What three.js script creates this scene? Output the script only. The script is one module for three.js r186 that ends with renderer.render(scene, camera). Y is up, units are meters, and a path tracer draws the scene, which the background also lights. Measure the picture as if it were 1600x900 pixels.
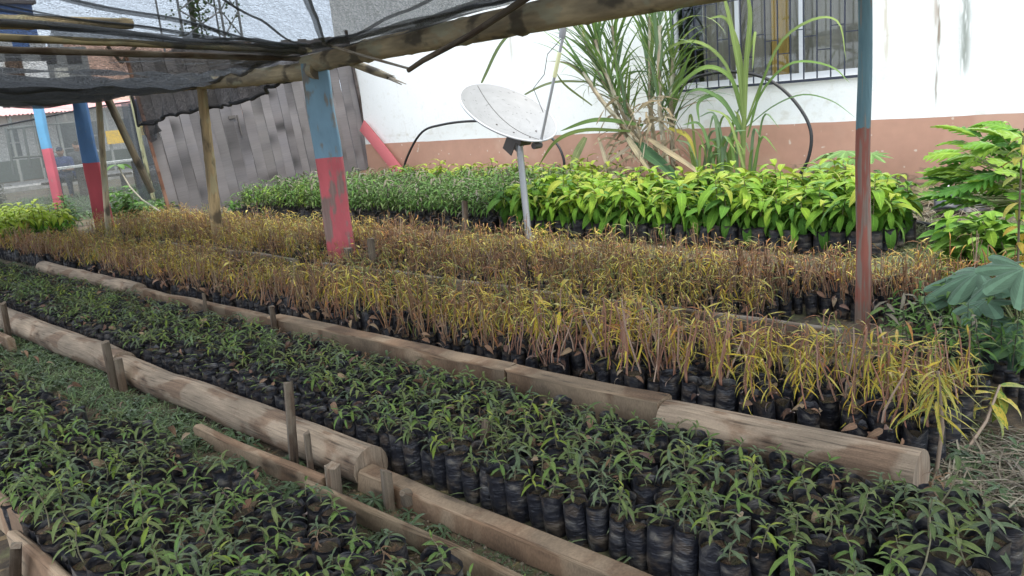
import * as THREE from 'three';
import { MarchingCubes } from 'three/addons/objects/MarchingCubes.js';

// ------------------------------------------------------------------ camera, sky, sun, exposure
const scene = new THREE.Scene();
const camera = new THREE.PerspectiveCamera(39.6, 16 / 9, 0.05, 400);
const CR = new THREE.Vector3(0.7268, -0.0905, -0.6809), CU = new THREE.Vector3(-0.0936, 0.969, -0.2287);
const CB = new THREE.Vector3().crossVectors(CR, CU).normalize();
CU.crossVectors(CB, CR).normalize(); CR.normalize();
camera.matrixAutoUpdate = true;
camera.quaternion.setFromRotationMatrix(new THREE.Matrix4().makeBasis(CR, CU, CB));
camera.position.set(0, 1.5, 0);
scene.add(camera);

let seed = 12345;
function rnd() { seed = (seed + 0x6D2B79F5) | 0; let t = Math.imul(seed ^ (seed >>> 15), 1 | seed); t = (t + Math.imul(t ^ (t >>> 7), 61 | t)) ^ t; return ((t ^ (t >>> 14)) >>> 0) / 4294967296; }
const rr = (a, b) => a + (b - a) * rnd();
const pick = (a) => a[Math.floor(rnd() * a.length) % a.length];
const clamp = (x, a = 0, b = 1) => Math.min(b, Math.max(a, x));
const sstep = (a, b, x) => { const t = clamp((x - a) / (b - a)); return t * t * (3 - 2 * t); };
const lerp = (a, b, t) => a + (b - a) * t;
const V = (x, y, z) => new THREE.Vector3(x, y, z);

function hash3(x, y, z) { let h = Math.imul(x | 0, 374761393) ^ Math.imul(y | 0, 668265263) ^ Math.imul(z | 0, 2147483647 - 1013); h = Math.imul(h ^ (h >>> 13), 1274126177); h ^= h >>> 16; h = Math.imul(h, 2246822519); return ((h ^ (h >>> 13)) >>> 0) / 4294967296; }
function vnoise(x, y, z = 0, px = 1e9, py = 1e9) {
  const xi = Math.floor(x), yi = Math.floor(y), zi = Math.floor(z), fx = x - xi, fy = y - yi, fz = z - zi;
  const u = fx * fx * (3 - 2 * fx), v = fy * fy * (3 - 2 * fy), w = fz * fz * (3 - 2 * fz);
  const m = (a, p) => ((a % p) + p) % p;
  const h = (i, j, k) => hash3(m(xi + i, px), m(yi + j, py), zi + k);
  const a = lerp(lerp(h(0, 0, 0), h(1, 0, 0), u), lerp(h(0, 1, 0), h(1, 1, 0), u), v);
  if (fz === 0) return a;
  return lerp(a, lerp(lerp(h(0, 0, 1), h(1, 0, 1), u), lerp(h(0, 1, 1), h(1, 1, 1), u), v), w);
}
function fbm(x, y, z = 0, oct = 4, px = 1e9, py = 1e9) { let s = 0, a = 0.5, n = 0; for (let i = 0; i < oct; i++) { s += a * vnoise(x, y, z + i * 17.0, px, py); n += a; a *= 0.5; x *= 2; y *= 2; px *= 2; py *= 2; if (z % 1) z *= 2; } return s / n; }

{ // bright overcast sky, faint cloud structure, a little blue between
  const w = 512, h = 256, d = new Float32Array(w * h * 4);
  for (let j = 0; j < h; j++) for (let i = 0; i < w; i++) {
    const el = ((j + 0.5) / h - 0.5) * Math.PI, az = ((i + 0.5) / w - 0.5) * 2 * Math.PI;
    const x = Math.cos(el) * Math.cos(az), y = Math.sin(el), z = Math.cos(el) * Math.sin(az);
    const c = fbm(x * 3 + 40.3, y * 5 + 11.7, z * 3 + 20.61, 4);
    const k = 0.93 + 0.1 * clamp(y) + 0.34 * (c - 0.5), o = (j * w + i) * 4;
    const blue = clamp((0.56 - c) * 1.5, 0, 0.16);
    if (y > 0) { d[o] = k * (0.95 - blue); d[o + 1] = k * (0.985 - blue * 0.4); d[o + 2] = k * (1.05 + blue * 0.25); } else { d[o] = 0.2; d[o + 1] = 0.19; d[o + 2] = 0.16; }
    d[o + 3] = 1;
  }
  const t = new THREE.DataTexture(d, w, h, THREE.RGBAFormat, THREE.FloatType);
  t.mapping = THREE.EquirectangularReflectionMapping; t.magFilter = t.minFilter = THREE.LinearFilter; t.needsUpdate = true;
  scene.background = t; scene.environment = t;
}
const sun = new THREE.DirectionalLight(0xfff3e0, 1.3);
sun.position.set(12, 26, 3); sun.target.position.set(-5, 0, -5); sun.position.add(sun.target.position);
sun.castShadow = true; sun.shadow.radius = 24; sun.shadow.mapSize.set(4096, 4096);
Object.assign(sun.shadow.camera, { left: -25, right: 25, top: 25, bottom: -25, near: 1, far: 90 });
scene.add(sun, sun.target);
const EXPOSURE = 3.0;

// ------------------------------------------------------------------ helpers
const FPX = 1250;
function ray(px, py) { return V(0, 0, 0).addScaledVector(CR, (px - 800) / FPX).addScaledVector(CU, -(py - 450) / FPX).addScaledVector(CB, -1); }
function onAxis(px, py, ax, val) { const d = ray(px, py), c = camera.position; const t = (val - c.getComponent(ax)) / d.getComponent(ax); return d.multiplyScalar(t).add(c); }
const onX = (px, py, x) => onAxis(px, py, 0, x), onY = (px, py, y = 0) => onAxis(px, py, 1, y), onZ = (px, py, z) => onAxis(px, py, 2, z);
function project(p) { const v = p.clone().sub(camera.position); const z = -v.dot(CB); return [800 + FPX * v.dot(CR) / z, 450 - FPX * v.dot(CU) / z, z]; }

const used = {};
function numbered(n) { if (!(n in used)) { used[n] = 0; return n; } used[n]++; return n + '_' + String(used[n]).padStart(3, '0'); }
function tag(o, label, category, group, kind) { if (label) o.userData.label = label; if (category) o.userData.category = category; if (group) o.userData.group = group; if (kind) o.userData.kind = kind; return o; }
function thing(name, label, category, pos = [0, 0, 0], turn = 0, group) {
  const o = new THREE.Group(); o.name = numbered(name); o.position.set(...pos); o.rotation.y = turn; scene.add(o); return tag(o, label, category, group);
}
function mesh(name, geo, mat, parent = scene) {
  const m = new THREE.Mesh(geo, mat); m.name = parent === scene ? numbered(name) : name; m.castShadow = m.receiveShadow = true; parent.add(m); return m;
}
class MB {
  constructor() { this.p = []; this.u = []; this.c = []; this.i = []; this.col = [1, 1, 1]; }
  get n() { return this.p.length / 3; }
  vert(x, y, z, u = 0, v = 0, c = this.col) { this.p.push(x, y, z); this.u.push(u, v); this.c.push(c[0], c[1], c[2]); return this.n - 1; }
  quad(a, b, c, d) { this.i.push(a, b, c, a, c, d); }
  loft(rings, uvs, caps = true, closed = true) { // rings: array of arrays of Vector3
    const n = rings[0].length, base = this.n;
    rings.forEach((r, j) => { for (let k = 0; k <= (closed ? n : n - 1); k++) { const q = r[k % n], uv = uvs ? uvs(j, k) : [j, k]; this.vert(q.x, q.y, q.z, uv[0], uv[1]); } });
    const m = closed ? n + 1 : n;
    for (let j = 0; j + 1 < rings.length; j++) for (let k = 0; k + 1 < m; k++) { const a = base + j * m + k; this.quad(a, a + 1, a + m + 1, a + m); }
    if (caps) for (const [j, f] of [[0, 1], [rings.length - 1, -1]]) {
      const r = rings[j], ctr = r.reduce((s, q) => s.add(q), V(0, 0, 0)).multiplyScalar(1 / n), o = this.vert(ctr.x, ctr.y, ctr.z, 0.5, 0.5), b = this.n;
      r.forEach((q, k) => this.vert(q.x, q.y, q.z, 0.5 + 0.06 * Math.cos(k / n * 6.283), 0.5 + 0.06 * Math.sin(k / n * 6.283)));
      for (let k = 0; k < n; k++) { const a = b + k, c = b + (k + 1) % n; if (f > 0) this.i.push(o, c, a); else this.i.push(o, a, c); }
    }
    return this;
  }
  tube(pts, rad, n = 8, o = {}) {
    const rings = [], T = [], L = [0];
    for (let j = 0; j < pts.length; j++) { T.push(pts[Math.min(j + 1, pts.length - 1)].clone().sub(pts[Math.max(j - 1, 0)]).normalize()); if (j) L.push(L[j - 1] + pts[j].distanceTo(pts[j - 1])); }
    let N = Math.abs(T[0].y) > 0.9 ? V(1, 0, 0) : V(0, 1, 0);
    for (let j = 0; j < pts.length; j++) {
      N = N.clone().addScaledVector(T[j], -N.dot(T[j])).normalize(); const B = V(0, 0, 0).crossVectors(T[j], N), r = typeof rad === 'function' ? rad(L[j] / (L.at(-1) || L[j] || 1), j) : Array.isArray(rad) ? rad[j] : rad, ring = [];
      for (let k = 0; k < n; k++) { const a = k / n * Math.PI * 2, q = o.noise ? 1 + o.noise * (fbm(Math.cos(a) * 1.3 + 5.1 + (o.seed || 0), Math.sin(a) * 1.3 + 3.3, j * 0.37 + 0.11, 3) - 0.5) * 2 : 1; ring.push(pts[j].clone().addScaledVector(N, Math.cos(a) * r * q * (o.flat || 1)).addScaledVector(B, Math.sin(a) * r * q)); }
      rings.push(ring);
    }
    const per = (typeof rad === 'number' ? rad : 0.05) * 6.283;
    return this.loft(rings, (j, k) => [L[j], k / n * (o.around || Math.max(per, 0.2))], o.caps !== false);
  }
  box(cx, cy, cz, sx, sy, sz, M) { // separate faces, uv in metres, long axis along u
    const h = [sx / 2, sy / 2, sz / 2];
    for (const [a, b, c] of [[0, 1, 2], [1, 2, 0], [2, 0, 1]]) for (const s of [-1, 1]) {
      const id = []; for (const [p, q] of [[-1, -1], [1, -1], [1, 1], [-1, 1]]) {
        const v = [0, 0, 0]; v[a] = s * h[a]; v[b] = p * h[b]; v[c] = q * h[c];
        let w = V(v[0] + cx, v[1] + cy, v[2] + cz); if (M) w.applyMatrix4(M);
        const ub = p * h[b], uc = q * h[c]; id.push(h[b] >= h[c] ? this.vert(w.x, w.y, w.z, ub, uc) : this.vert(w.x, w.y, w.z, uc, ub));
      }
      s > 0 ? this.quad(id[0], id[1], id[2], id[3]) : this.quad(id[3], id[2], id[1], id[0]);
    }
    return this;
  }
  sheet(nu, nv, f, uv) { const b = this.n; for (let j = 0; j <= nv; j++) for (let i = 0; i <= nu; i++) { const q = f(i / nu, j / nv), t = uv ? uv(i / nu, j / nv, q) : [i / nu, j / nv]; this.vert(q.x, q.y, q.z, t[0], t[1]); } for (let j = 0; j < nv; j++) for (let i = 0; i < nu; i++) { const a = b + j * (nu + 1) + i; this.quad(a, a + 1, a + nu + 2, a + nu + 1); } return this; }
  append(g, M, col) { // a MB piece
    const b = this.n, t = V(0, 0, 0), c = col || this.col;
    for (let k = 0; k < g.p.length; k += 3) { t.set(g.p[k], g.p[k + 1], g.p[k + 2]).applyMatrix4(M); this.p.push(t.x, t.y, t.z); this.c.push(c[0], c[1], c[2]); }
    for (const x of g.u) this.u.push(x); for (const x of g.i) this.i.push(x + b); return this;
  }
  geo() {
    const g = new THREE.BufferGeometry();
    g.setAttribute('position', new THREE.Float32BufferAttribute(this.p, 3)); g.setAttribute('uv', new THREE.Float32BufferAttribute(this.u, 2)); g.setAttribute('color', new THREE.Float32BufferAttribute(this.c, 3));
    g.setIndex(this.i); g.computeVertexNormals(); return g;
  }
}
// a hewn timber: chamfered section, slightly warped and uneven, along x from 0 to len, resting on y = 0
function timber(len, h, w, o = {}) {
  const m = new MB(), N = Math.max(3, Math.round(len / 0.22)), rings = [], s = o.seed || rr(0, 90), ch = o.ch || 0.012;
  for (let j = 0; j <= N; j++) {
    const t = j / N, x = t * len + (j === 0 || j === N ? 0 : rr(-0.02, 0.02)), dy = (fbm(t * len * 1.1 + s, 3.3, 0.5) - 0.5) * (o.warp ?? 0.03), dz = (fbm(t * len * 0.9 + s, 9.3, 1.5) - 0.5) * (o.warp ?? 0.03), k = 1 + (fbm(t * len * 1.7 + s, 5.5, 2.5) - 0.5) * 0.16;
    const H = h * k, W = w * k, ring = [];
    for (const [a, b] of [[-1, -1], [1, -1], [1, 1], [-1, 1]]) {
      const p1 = [a * W / 2, b < 0 ? ch : H - ch], p2 = [a * (W / 2 - ch), b < 0 ? 0 : H];
      const order = (a < 0) === (b < 0) ? [p1, p2] : [p2, p1];
      for (const q of order) ring.push(V(x + rr(-0.004, 0.004) * (j === 0 || j === N ? 4 : 1), q[1] + dy + rr(-1, 1) * 0.003, q[0] + dz + rr(-1, 1) * 0.003));
    }
    rings.push(ring);
  }
  const per = [0, w * 0.9, w, w + h * 0.9, w + h, 2 * w + h * 0.9, 2 * w + h, 2 * w + 2 * h * 0.95, 2 * (w + h)];
  m.loft(rings, (j, k) => [j / N * len + s, per[k] + s]);
  return m;
}
function log(len, r0, r1, o = {}) {
  const m = new MB(), N = Math.max(5, Math.round(len / 0.14)), pts = [], s = o.seed || rr(0, 90);
  for (let j = 0; j <= N; j++) { const t = j / N; pts.push(V(t * len, lerp(r0, r1, t) * 0.96 + (fbm(t * len * 0.8 + s, 1.7, 0.5) - 0.5) * (o.bend ?? 0.05), (fbm(t * len * 0.7 + s, 7.7, 0.5) - 0.5) * (o.bend ?? 0.05) * 2)); }
  m.tube(pts, (t) => lerp(r0, r1, t) * (1 + 0.1 * (fbm(t * len * 2.3 + s, 4.4, 0.5) - 0.5)), 16, { noise: 0.07, seed: s, around: 0.55 });
  return m;
}
// a leaf blade: base at the origin, along +z, arching down; a fold along the midrib
function blade(L, W, droop, fold, seg = 4, shape = 0.8, rise = 0) {
  const m = new MB(); let y = 0, z = 0, a = rise;
  for (let j = 0; j <= seg; j++) {
    const t = j / seg, w = j === seg ? 0 : j === 0 ? W * 0.08 : W * 0.5 * Math.pow(Math.sin(Math.PI * Math.pow(t, shape)), 0.8);
    const up = fold * w;
    m.vert(-w, y + up, z, 0, t); m.vert(0, y, z, 0.5, t); m.vert(w, y + up, z, 1, t);
    a -= droop / seg; y += Math.sin(a) * L / seg; z += Math.cos(a) * L / seg;
  }
  for (let j = 0; j < seg; j++) { const b = j * 3; m.quad(b, b + 3, b + 4, b + 1); m.quad(b + 1, b + 4, b + 5, b + 2); }
  return m;
}
// ------------------------------------------------------------------ textures and materials
function tex(w, h, f, o = {}) {
  const d = new Uint8Array(w * h * 4);
  for (let j = 0; j < h; j++) for (let i = 0; i < w; i++) { const c = f(i / w, j / h, i, j), k = (j * w + i) * 4; for (let q = 0; q < 3; q++) d[k + q] = clamp(Array.isArray(c) ? c[q] : c) * 255; d[k + 3] = 255; }
  const t = new THREE.DataTexture(d, w, h); t.wrapS = t.wrapT = THREE.RepeatWrapping; t.magFilter = THREE.LinearFilter; t.minFilter = THREE.LinearMipmapLinearFilter; t.generateMipmaps = true;
  if (o.srgb !== false) t.colorSpace = THREE.SRGBColorSpace; if (o.rep) t.repeat.set(...o.rep); t.needsUpdate = true; return t;
}
const P = (o) => new THREE.MeshPhysicalMaterial({ side: THREE.DoubleSide, roughness: 0.85, ...o });
const rgb = (r, g, b) => new THREE.Color().setRGB(r, g, b);
// wood grain, u along the grain (1 tile = 2 m x 0.5 m)
const woodF = (u, v) => { const w = v + 0.012 * Math.sin(u * 6.283 * 3) , g = fbm(u * 14, w * 64, 0, 4, 14, 64), c = fbm(u * 6, v * 5, 7, 5, 6, 5), k = Math.pow(vnoise(u * 16, v * 120, 3, 16, 120), 8); return [g, c, k]; };
const woodTex = tex(512, 512, (u, v) => { const [g, c, k] = woodF(u, v), b = 0.66 + 0.20 * g - 0.34 * k + 0.5 * (c - 0.5) + 0.12 * (hash3(u * 512, v * 512, 6) - 0.5), st = sstep(0.48, 0.64, fbm(u * 11, v * 5, 21, 6, 11, 5)) * 0.27; return [b, b * (0.98 - st * 0.2), b * (0.95 - st * 0.3)].map((x) => x - st * 0.5); }, { rep: [0.5, 2] });
const woodBump = tex(512, 512, (u, v) => { const [g, c, k] = woodF(u, v); return g * 0.7 + 0.3 * c - 0.6 * k; }, { srgb: false, rep: [0.5, 2] });
// weathered board: long unbroken grain, bluish and dark weather stains, a few knots (1 tile = 3 m x 0.6 m)
const boardTex = tex(1024, 256, (u, v, i, j) => { const w = v * 40 + 0.8 * Math.sin(u * 6.283 * 2), g = fbm(u * 4, w, 0, 4, 4, 40), l = vnoise(u * 10, v * 120, 3, 10, 120), s = 0.2 * sstep(0.46, 0.76, fbm(u * 10, v * 9, 9, 5, 10, 9)), q = sstep(0.52, 0.7, fbm(u * 5, v * 9, 19, 5, 5, 9)); const b = 0.58 + 0.2 * (g - 0.5) - 0.34 * Math.pow(l, 5) + 0.06 * (hash3(i, j, 3) - 0.5); return [b * (1 - 0.26 * s), b * (1 - 0.22 * s), b * (1 - 0.15 * s)].map((x, m) => lerp(x, [0.70, 0.64, 0.60][m], q * 0.1)); }, { rep: [0.33, 1.7] });
const board = (r, g, b) => P({ color: rgb(r, g, b), map: boardTex, bumpMap: boardTex, bumpScale: 0.004, roughness: 0.85 });
const wood = (r, g, b, o = {}) => P({ color: rgb(r, g, b), map: woodTex, bumpMap: woodBump, bumpScale: 0.0025, roughness: 0.9, ...o });
// bamboo and bark: blotches of grey, lichen, dark mould along the pole (u along, 1 tile = 2 m)
const bambooTex = tex(512, 256, (u, v) => {
  const a = fbm(u * 6, v * 4, 0, 5, 6, 4), b = fbm(u * 14, v * 30, 5, 3, 14, 30), l = sstep(0.6, 0.72, fbm(u * 10, v * 6, 9, 5, 10, 6)), d = sstep(0.56, 0.74, fbm(u * 9, v * 4, 13, 5, 9, 4));
  let c = [0.60, 0.55, 0.45].map((x) => x * (0.75 + 0.5 * a) * (0.85 + 0.3 * b)); c = c.map((x, q) => lerp(x, [0.62, 0.63, 0.55][q], l * 0.6)); return c.map((x, q) => lerp(x, [0.24, 0.22, 0.19][q], d * 0.7));
}, { rep: [0.5, 2] });
const rough2 = tex(256, 256, (u, v) => fbm(u * 12, v * 12, 0, 5, 12, 12), { srgb: false, rep: [2, 2] });
const M = {
  log: wood(0.43, 0.35, 0.27), plank: wood(0.40, 0.31, 0.22), plank2: wood(0.42, 0.32, 0.225), greyWood: wood(0.30, 0.27, 0.23), stake: wood(0.26, 0.215, 0.165), dark: wood(0.12, 0.10, 0.08),
  plank3: wood(0.36, 0.28, 0.19), cut: wood(0.42, 0.29, 0.17),
  bamboo: P({ map: bambooTex, bumpMap: rough2, bumpScale: 0.004, roughness: 0.75 }), bambooPale: P({ map: bambooTex, color: rgb(1.0, 0.92, 0.75), bumpMap: rough2, bumpScale: 0.003, roughness: 0.7 }),
  stick: P({ color: rgb(0.17, 0.14, 0.105), map: woodTex, roughness: 0.9 }), stickPale: P({ color: rgb(0.55, 0.52, 0.45), map: woodTex }),
  black: P({ color: rgb(0.018, 0.018, 0.02), roughness: 0.5 }), white: P({ color: rgb(0.72, 0.73, 0.74), roughness: 0.45 }), iron: P({ color: rgb(0.022, 0.026, 0.045), roughness: 0.55 }),
  galv: P({ color: rgb(0.42, 0.43, 0.44), roughness: 0.45, metalness: 0.6, bumpMap: rough2, bumpScale: 0.001 }), rust: P({ color: rgb(0.10, 0.09, 0.085), roughness: 0.7, metalness: 0.3 }),
};
const netFine = (dens, sd) => tex(512, 512, (u, v, i, j) => {
  const wob = 0.5 * (vnoise(u * 8, v * 8, sd, 8, 8) - 0.5), row = Math.abs(((v * 64 + wob) % 1 + 1) % 1 - 0.5) * 2, col = Math.abs(((u * 48 + wob) % 1 + 1) % 1 - 0.5) * 2;
  const n = 0.45 * hash3(i, j, sd) + 0.55 * hash3(i >> 4, j >> 4, sd + 2), big = fbm(u * 4, v * 4, sd, 4, 4, 4) - 0.5;
  return clamp(dens + 0.35 * (row - 0.5) + 0.22 * (0.5 - col) + 0.62 * (n - 0.5) + 0.08 * big, 0.04, 1);
}, { srgb: false, rep: [4, 4] });
const netRoofA = netFine(0.745, 3), netSideA = netFine(0.66, 8);
M.net = P({ color: rgb(0.045, 0.052, 0.062), roughness: 0.8, alphaMap: netRoofA, transparent: true });
M.netFold = P({ color: rgb(0.045, 0.052, 0.062), roughness: 0.8, alphaMap: netFine(0.74, 11), transparent: true });
M.netSide = P({ color: rgb(0.11, 0.12, 0.12), roughness: 0.85, alphaMap: netSideA, transparent: true });
M.netFlap = P({ color: rgb(0.055, 0.056, 0.064), roughness: 0.85, alphaMap: netFine(0.84, 5), transparent: true });
M.netHem = P({ color: rgb(0.022, 0.023, 0.027), roughness: 0.8 });

// leaves: veins and blotches only; the colour comes with the material or the vertex colour
const leafTex = tex(64, 128, (u, v) => { const x = Math.abs(u - 0.5) * 2, vein = Math.abs(((v * 9 - x * 1.6) % 1 + 1) % 1 - 0.5) < 0.06 && x > 0.08 ? 0.08 : 0; return clamp(0.80 + 0.14 * (fbm(u * 6, v * 12, 2, 3, 6, 12) - 0.5) + (x < 0.09 ? 0.16 : 0) + vein); });
const speckTex = tex(64, 128, (u, v) => { const s = sstep(0.5, 0.62, fbm(u * 6, v * 20, 4, 3, 6, 20)), x = Math.abs(u - 0.5) * 2; return [0.95 - 0.35 * s + (x < 0.12 ? 0.05 : 0), 0.93 - 0.16 * s, 0.8 - 0.2 * s]; });
const leafMat = (c, o = {}) => P({ color: rgb(...c), map: leafTex, roughness: 0.92, transmission: 0.35, thickness: 0, specularIntensity: 0.35, clearcoat: 0.07, clearcoatRoughness: 0.45, ...o });
const leafVC = P({ vertexColors: true, map: leafTex, roughness: 0.92, transmission: 0.35, thickness: 0, specularIntensity: 0.35, clearcoat: 0.07, clearcoatRoughness: 0.45 });
const dryVC = P({ vertexColors: true, map: speckTex, roughness: 0.95, transmission: 0.25, thickness: 0 });
const bagBump = tex(256, 256, (u, v) => 0.6 * fbm(u * 6, v * 13, 0, 5, 6, 13) + 0.3 * Math.pow(fbm(u * 12, v * 40, 4, 3, 12, 40), 2), { srgb: false });
const bagCol = tex(256, 256, (u, v) => { const d = sstep(0.42, 0.8, fbm(u * 5, v * 9, 11, 6, 5, 9)), e = sstep(0.55, 0.72, fbm(u * 4, v * 4, 17, 5, 4, 4)); if (e > 0.05) { const q = [0.13 + 0.26 * d * d, 0.135 + 0.245 * d * d, 0.16 + 0.2 * d * d]; return q.map((x, m) => lerp(x, [0.34, 0.29, 0.24][m], e * 0.55)); } return [0.13 + 0.2 * d * d, 0.135 + 0.185 * d * d, 0.16 + 0.15 * d * d]; });
M.bag = P({ map: bagCol, bumpMap: bagBump, bumpScale: 0.007, roughness: 0.38, specularIntensity: 0.8 });
const soilTex = tex(128, 128, (u, v, i, j) => { const a = fbm(u * 10, v * 10, 3, 4, 10, 10), g = hash3(i, j, 5), moss = sstep(0.55, 0.7, fbm(u * 3, v * 3, 8, 3, 3, 3)); let c = [0.36, 0.285, 0.21].map((x) => x * (0.55 + 0.75 * a) * (0.85 + 0.3 * g)); return c.map((x, q) => lerp(x, [0.26, 0.28, 0.15][q], moss * 0.5)); });
M.soil = P({ map: soilTex, bumpMap: rough2, bumpScale: 0.02, roughness: 1 });

// ------------------------------------------------------------------ ground, road, pavement
const groundTex = tex(1024, 1024, (u, v, i, j) => {
  const a = fbm(u * 8, v * 8, 0, 6, 8, 8), b = fbm(u * 60, v * 60, 4, 4, 60, 60), m = sstep(0.46, 0.6, fbm(u * 9, v * 9, 9, 6, 9, 9)) * sstep(0.35, 0.55, b), g = hash3(i, j, 1);
  let c = [0.40, 0.34, 0.265].map((x) => x * (0.5 + 0.6 * a) * (0.45 + 1.0 * b) * (0.8 + 0.4 * g));
  c = c.map((x, q) => lerp(x, [0.25, 0.27, 0.17][q] * (0.5 + 1.0 * b), m * 0.6));
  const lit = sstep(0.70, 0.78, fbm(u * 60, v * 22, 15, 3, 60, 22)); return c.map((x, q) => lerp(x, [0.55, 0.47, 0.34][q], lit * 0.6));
}, { rep: [1, 1] });
{
  const g = new MB(); g.sheet(1, 1, (u, v) => V(lerp(-160, 160, u), 0, lerp(160, -160, v)), (u, v) => [u * 140, v * 140]);
  tag(mesh('ground', g.geo(), P({ map: groundTex, bumpMap: groundTex, bumpScale: 0.03, roughness: 1 })), null, null, null, 'structure');
  const asph = tex(256, 256, (u, v, i, j) => 0.42 + 0.16 * (fbm(u * 8, v * 8, 0, 4, 8, 8) - 0.5) + 0.1 * (hash3(i, j, 4) - 0.5));
  const rd = new MB(); rd.sheet(1, 1, (u, v) => V(lerp(-37.5, -31, u), 0.006, lerp(30, -60, v)), (u, v) => [u * 5, v * 60]);
  tag(mesh('road', rd.geo(), P({ map: asph, roughness: 0.95 })), null, null, null, 'structure');
  const pv = new MB(); pv.box(-30.3, 0.07, -15, 1.4, 0.14, 90);
  tag(mesh('pavement', pv.geo(), P({ map: asph, color: rgb(1.9, 1.85, 1.7), roughness: 0.95 })), null, null, null, 'structure');
}

// ------------------------------------------------------------------ the white house behind the beds
const WZ = -9.9;
{
  const hs = thing('house', 'white rendered house with a terracotta painted base and a barred window', 'house');
  const wallTex = tex(2048, 512, (u, v, i, j) => {
    const x = -14 + u * 19, y = v * 4.3, n = fbm(x * 1.5 + 30, y * 1.5, 0.5, 5), f = fbm(x * 14 + 90, y * 14, 0.5, 3), g = hash3(i, j, 2);
    let c = [0.915, 0.915, 0.90].map((q) => q - 0.05 * (n - 0.5) - 0.025 * (g - 0.5));
    const st = (x0, w, y0, y1, col, k) => { const e = x0 + 0.006 * Math.sin(y * 5) + 0.02 * (y - 1.5) * 0.2, q = Math.exp(-Math.pow((x - e) / w, 2)) * sstep(y0, y0 + 0.35, y) * (1 - sstep(y1, y1 + 0.3, y)) * sstep(0.25, 0.6, fbm(x * 60, y * 5 + 7, 0.5, 3)) * k; c = c.map((a, m) => lerp(a, col[m], clamp(q) * 0.75)); };
    st(-2.83, 0.014, 0.9, 3.6, [0.42, 0.36, 0.3], 1.25); st(-2.85, 0.035, 1.5, 3.6, [0.6, 0.52, 0.44], 0.8); st(-2.57, 0.05, 1.15, 3.6, [0.44, 0.46, 0.42], 0.95); st(-3.38, 0.03, 1.35, 3.6, [0.72, 0.66, 0.56], 0.8); st(-0.9, 0.05, 1.2, 3.6, [0.6, 0.58, 0.5], 0.7); st(-9.2, 0.04, 1.9, 3.6, [0.66, 0.62, 0.55], 0.6);
    const sp = sstep(0.6, 0.75, fbm(x * 5 + 3, y * 9, 3.5, 4)) * (1 - sstep(0.9, 1.25, y)); return c.map((q, m) => lerp(q, [0.66, 0.62, 0.53][m], sp * 0.22 + 0.12 * sstep(0.58, 0.8, f) + 0.16 * (1 - sstep(0.0, 0.009, Math.abs(fbm(x * 0.9 + 11, y * 0.9 + 5, 7.5, 5) - 0.5))) * sstep(0.52, 0.6, fbm(x * 0.5 + 2, y * 0.5, 4.5, 2))));
  });
  const sh = new THREE.Shape([[-14, 0], [5, 0], [5, 4.3], [-14, 4.3]].map((q) => new THREE.Vector2(...q)));
  const WL = -6.2, WR = -3.56, WB = 1.405, WT = 2.85;
  sh.holes.push(new THREE.Path([[WL, WB], [WL, WT], [WR, WT], [WR, WB]].map((q) => new THREE.Vector2(...q))));
  const wg = new THREE.ExtrudeGeometry(sh, { depth: 0.2, bevelEnabled: false }); wg.translate(0, 0, WZ - 0.2);
  { const p = wg.attributes.position, uv = wg.attributes.uv; for (let k = 0; k < p.count; k++) uv.setXY(k, (p.getX(k) + 14) / 19, p.getY(k) / 4.3); }
  mesh('wall', wg, P({ map: wallTex, roughness: 0.9 }), hs);
  const sides = new MB(); sides.box(-13.9, 2.15, -13.1, 0.2, 4.3, 6.0); sides.box(-4.5, 2.15, -16.2, 19, 4.3, 0.2); sides.box(4.9, 2.15, -13.1, 0.2, 4.3, 6.0);
  mesh('side_wall', sides.geo(), P({ color: rgb(0.7, 0.7, 0.68), roughness: 0.9 }), hs);
  const roof = new MB(); roof.box(-4.5, 4.4, -13.1, 19.6, 0.19, 7.0); mesh('roof', roof.geo(), P({ color: rgb(0.22, 0.2, 0.19) }), hs);
  // terracotta base coat, hand painted edge, weathered
  const dadoTex = tex(2048, 256, (u, v, i, j) => {
    const x = u * 12.7, y = v * 0.9, n = fbm(x * 1.1, y * 2.2 + 4, 0.5, 5), f = fbm(x * 11, y * 11, 1.5, 4);
    let c = [0.735, 0.565, 0.48].map((q) => q * (0.95 + 0.12 * (n - 0.5) + 0.07 * (f - 0.5)));
    const pale = sstep(0.52, 0.72, fbm(x * 2.2, y * 1.4, 5.5, 4)) * 0.35; c = c.map((q, m) => lerp(q, [0.78, 0.66, 0.58][m], pale));
    const chip = sstep(0.78, 0.82, fbm(x * 16, y * 16, 9.5, 2)); c = c.map((q, m) => lerp(q, [0.82, 0.78, 0.72][m], chip * 0.7));
    const moss = sstep(0.52, 0.66, fbm(x * 3.4, y * 7, 2.5, 5) + 0.55 * (0.19 - y)); return c.map((q, m) => lerp(q, [0.35, 0.33, 0.26][m], moss * (y < 0.36 ? 0.85 : 0)));
  });
  const dado = new MB(); dado.sheet(240, 2, (u, v) => V(-14 + 19 * u, v * (0.866 + 0.022 * (fbm(u * 34, 2.2, 0.5, 4) - 0.5)), WZ + 0.004), (u, v, q) => [(q.x + 13.9) / 12.7, q.y / 0.9]);
  mesh('painted_base', dado.geo(), P({ map: dadoTex, roughness: 0.9 }), hs);
  // window
  const win = new THREE.Group(); win.name = 'window'; hs.add(win);
  const fr = new MB(), zf = WZ - 0.07;
  const bar = (x0, x1, y0, y1, d = 0.05, z = zf) => fr.box((x0 + x1) / 2, (y0 + y1) / 2, z, x1 - x0, y1 - y0, d);
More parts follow.
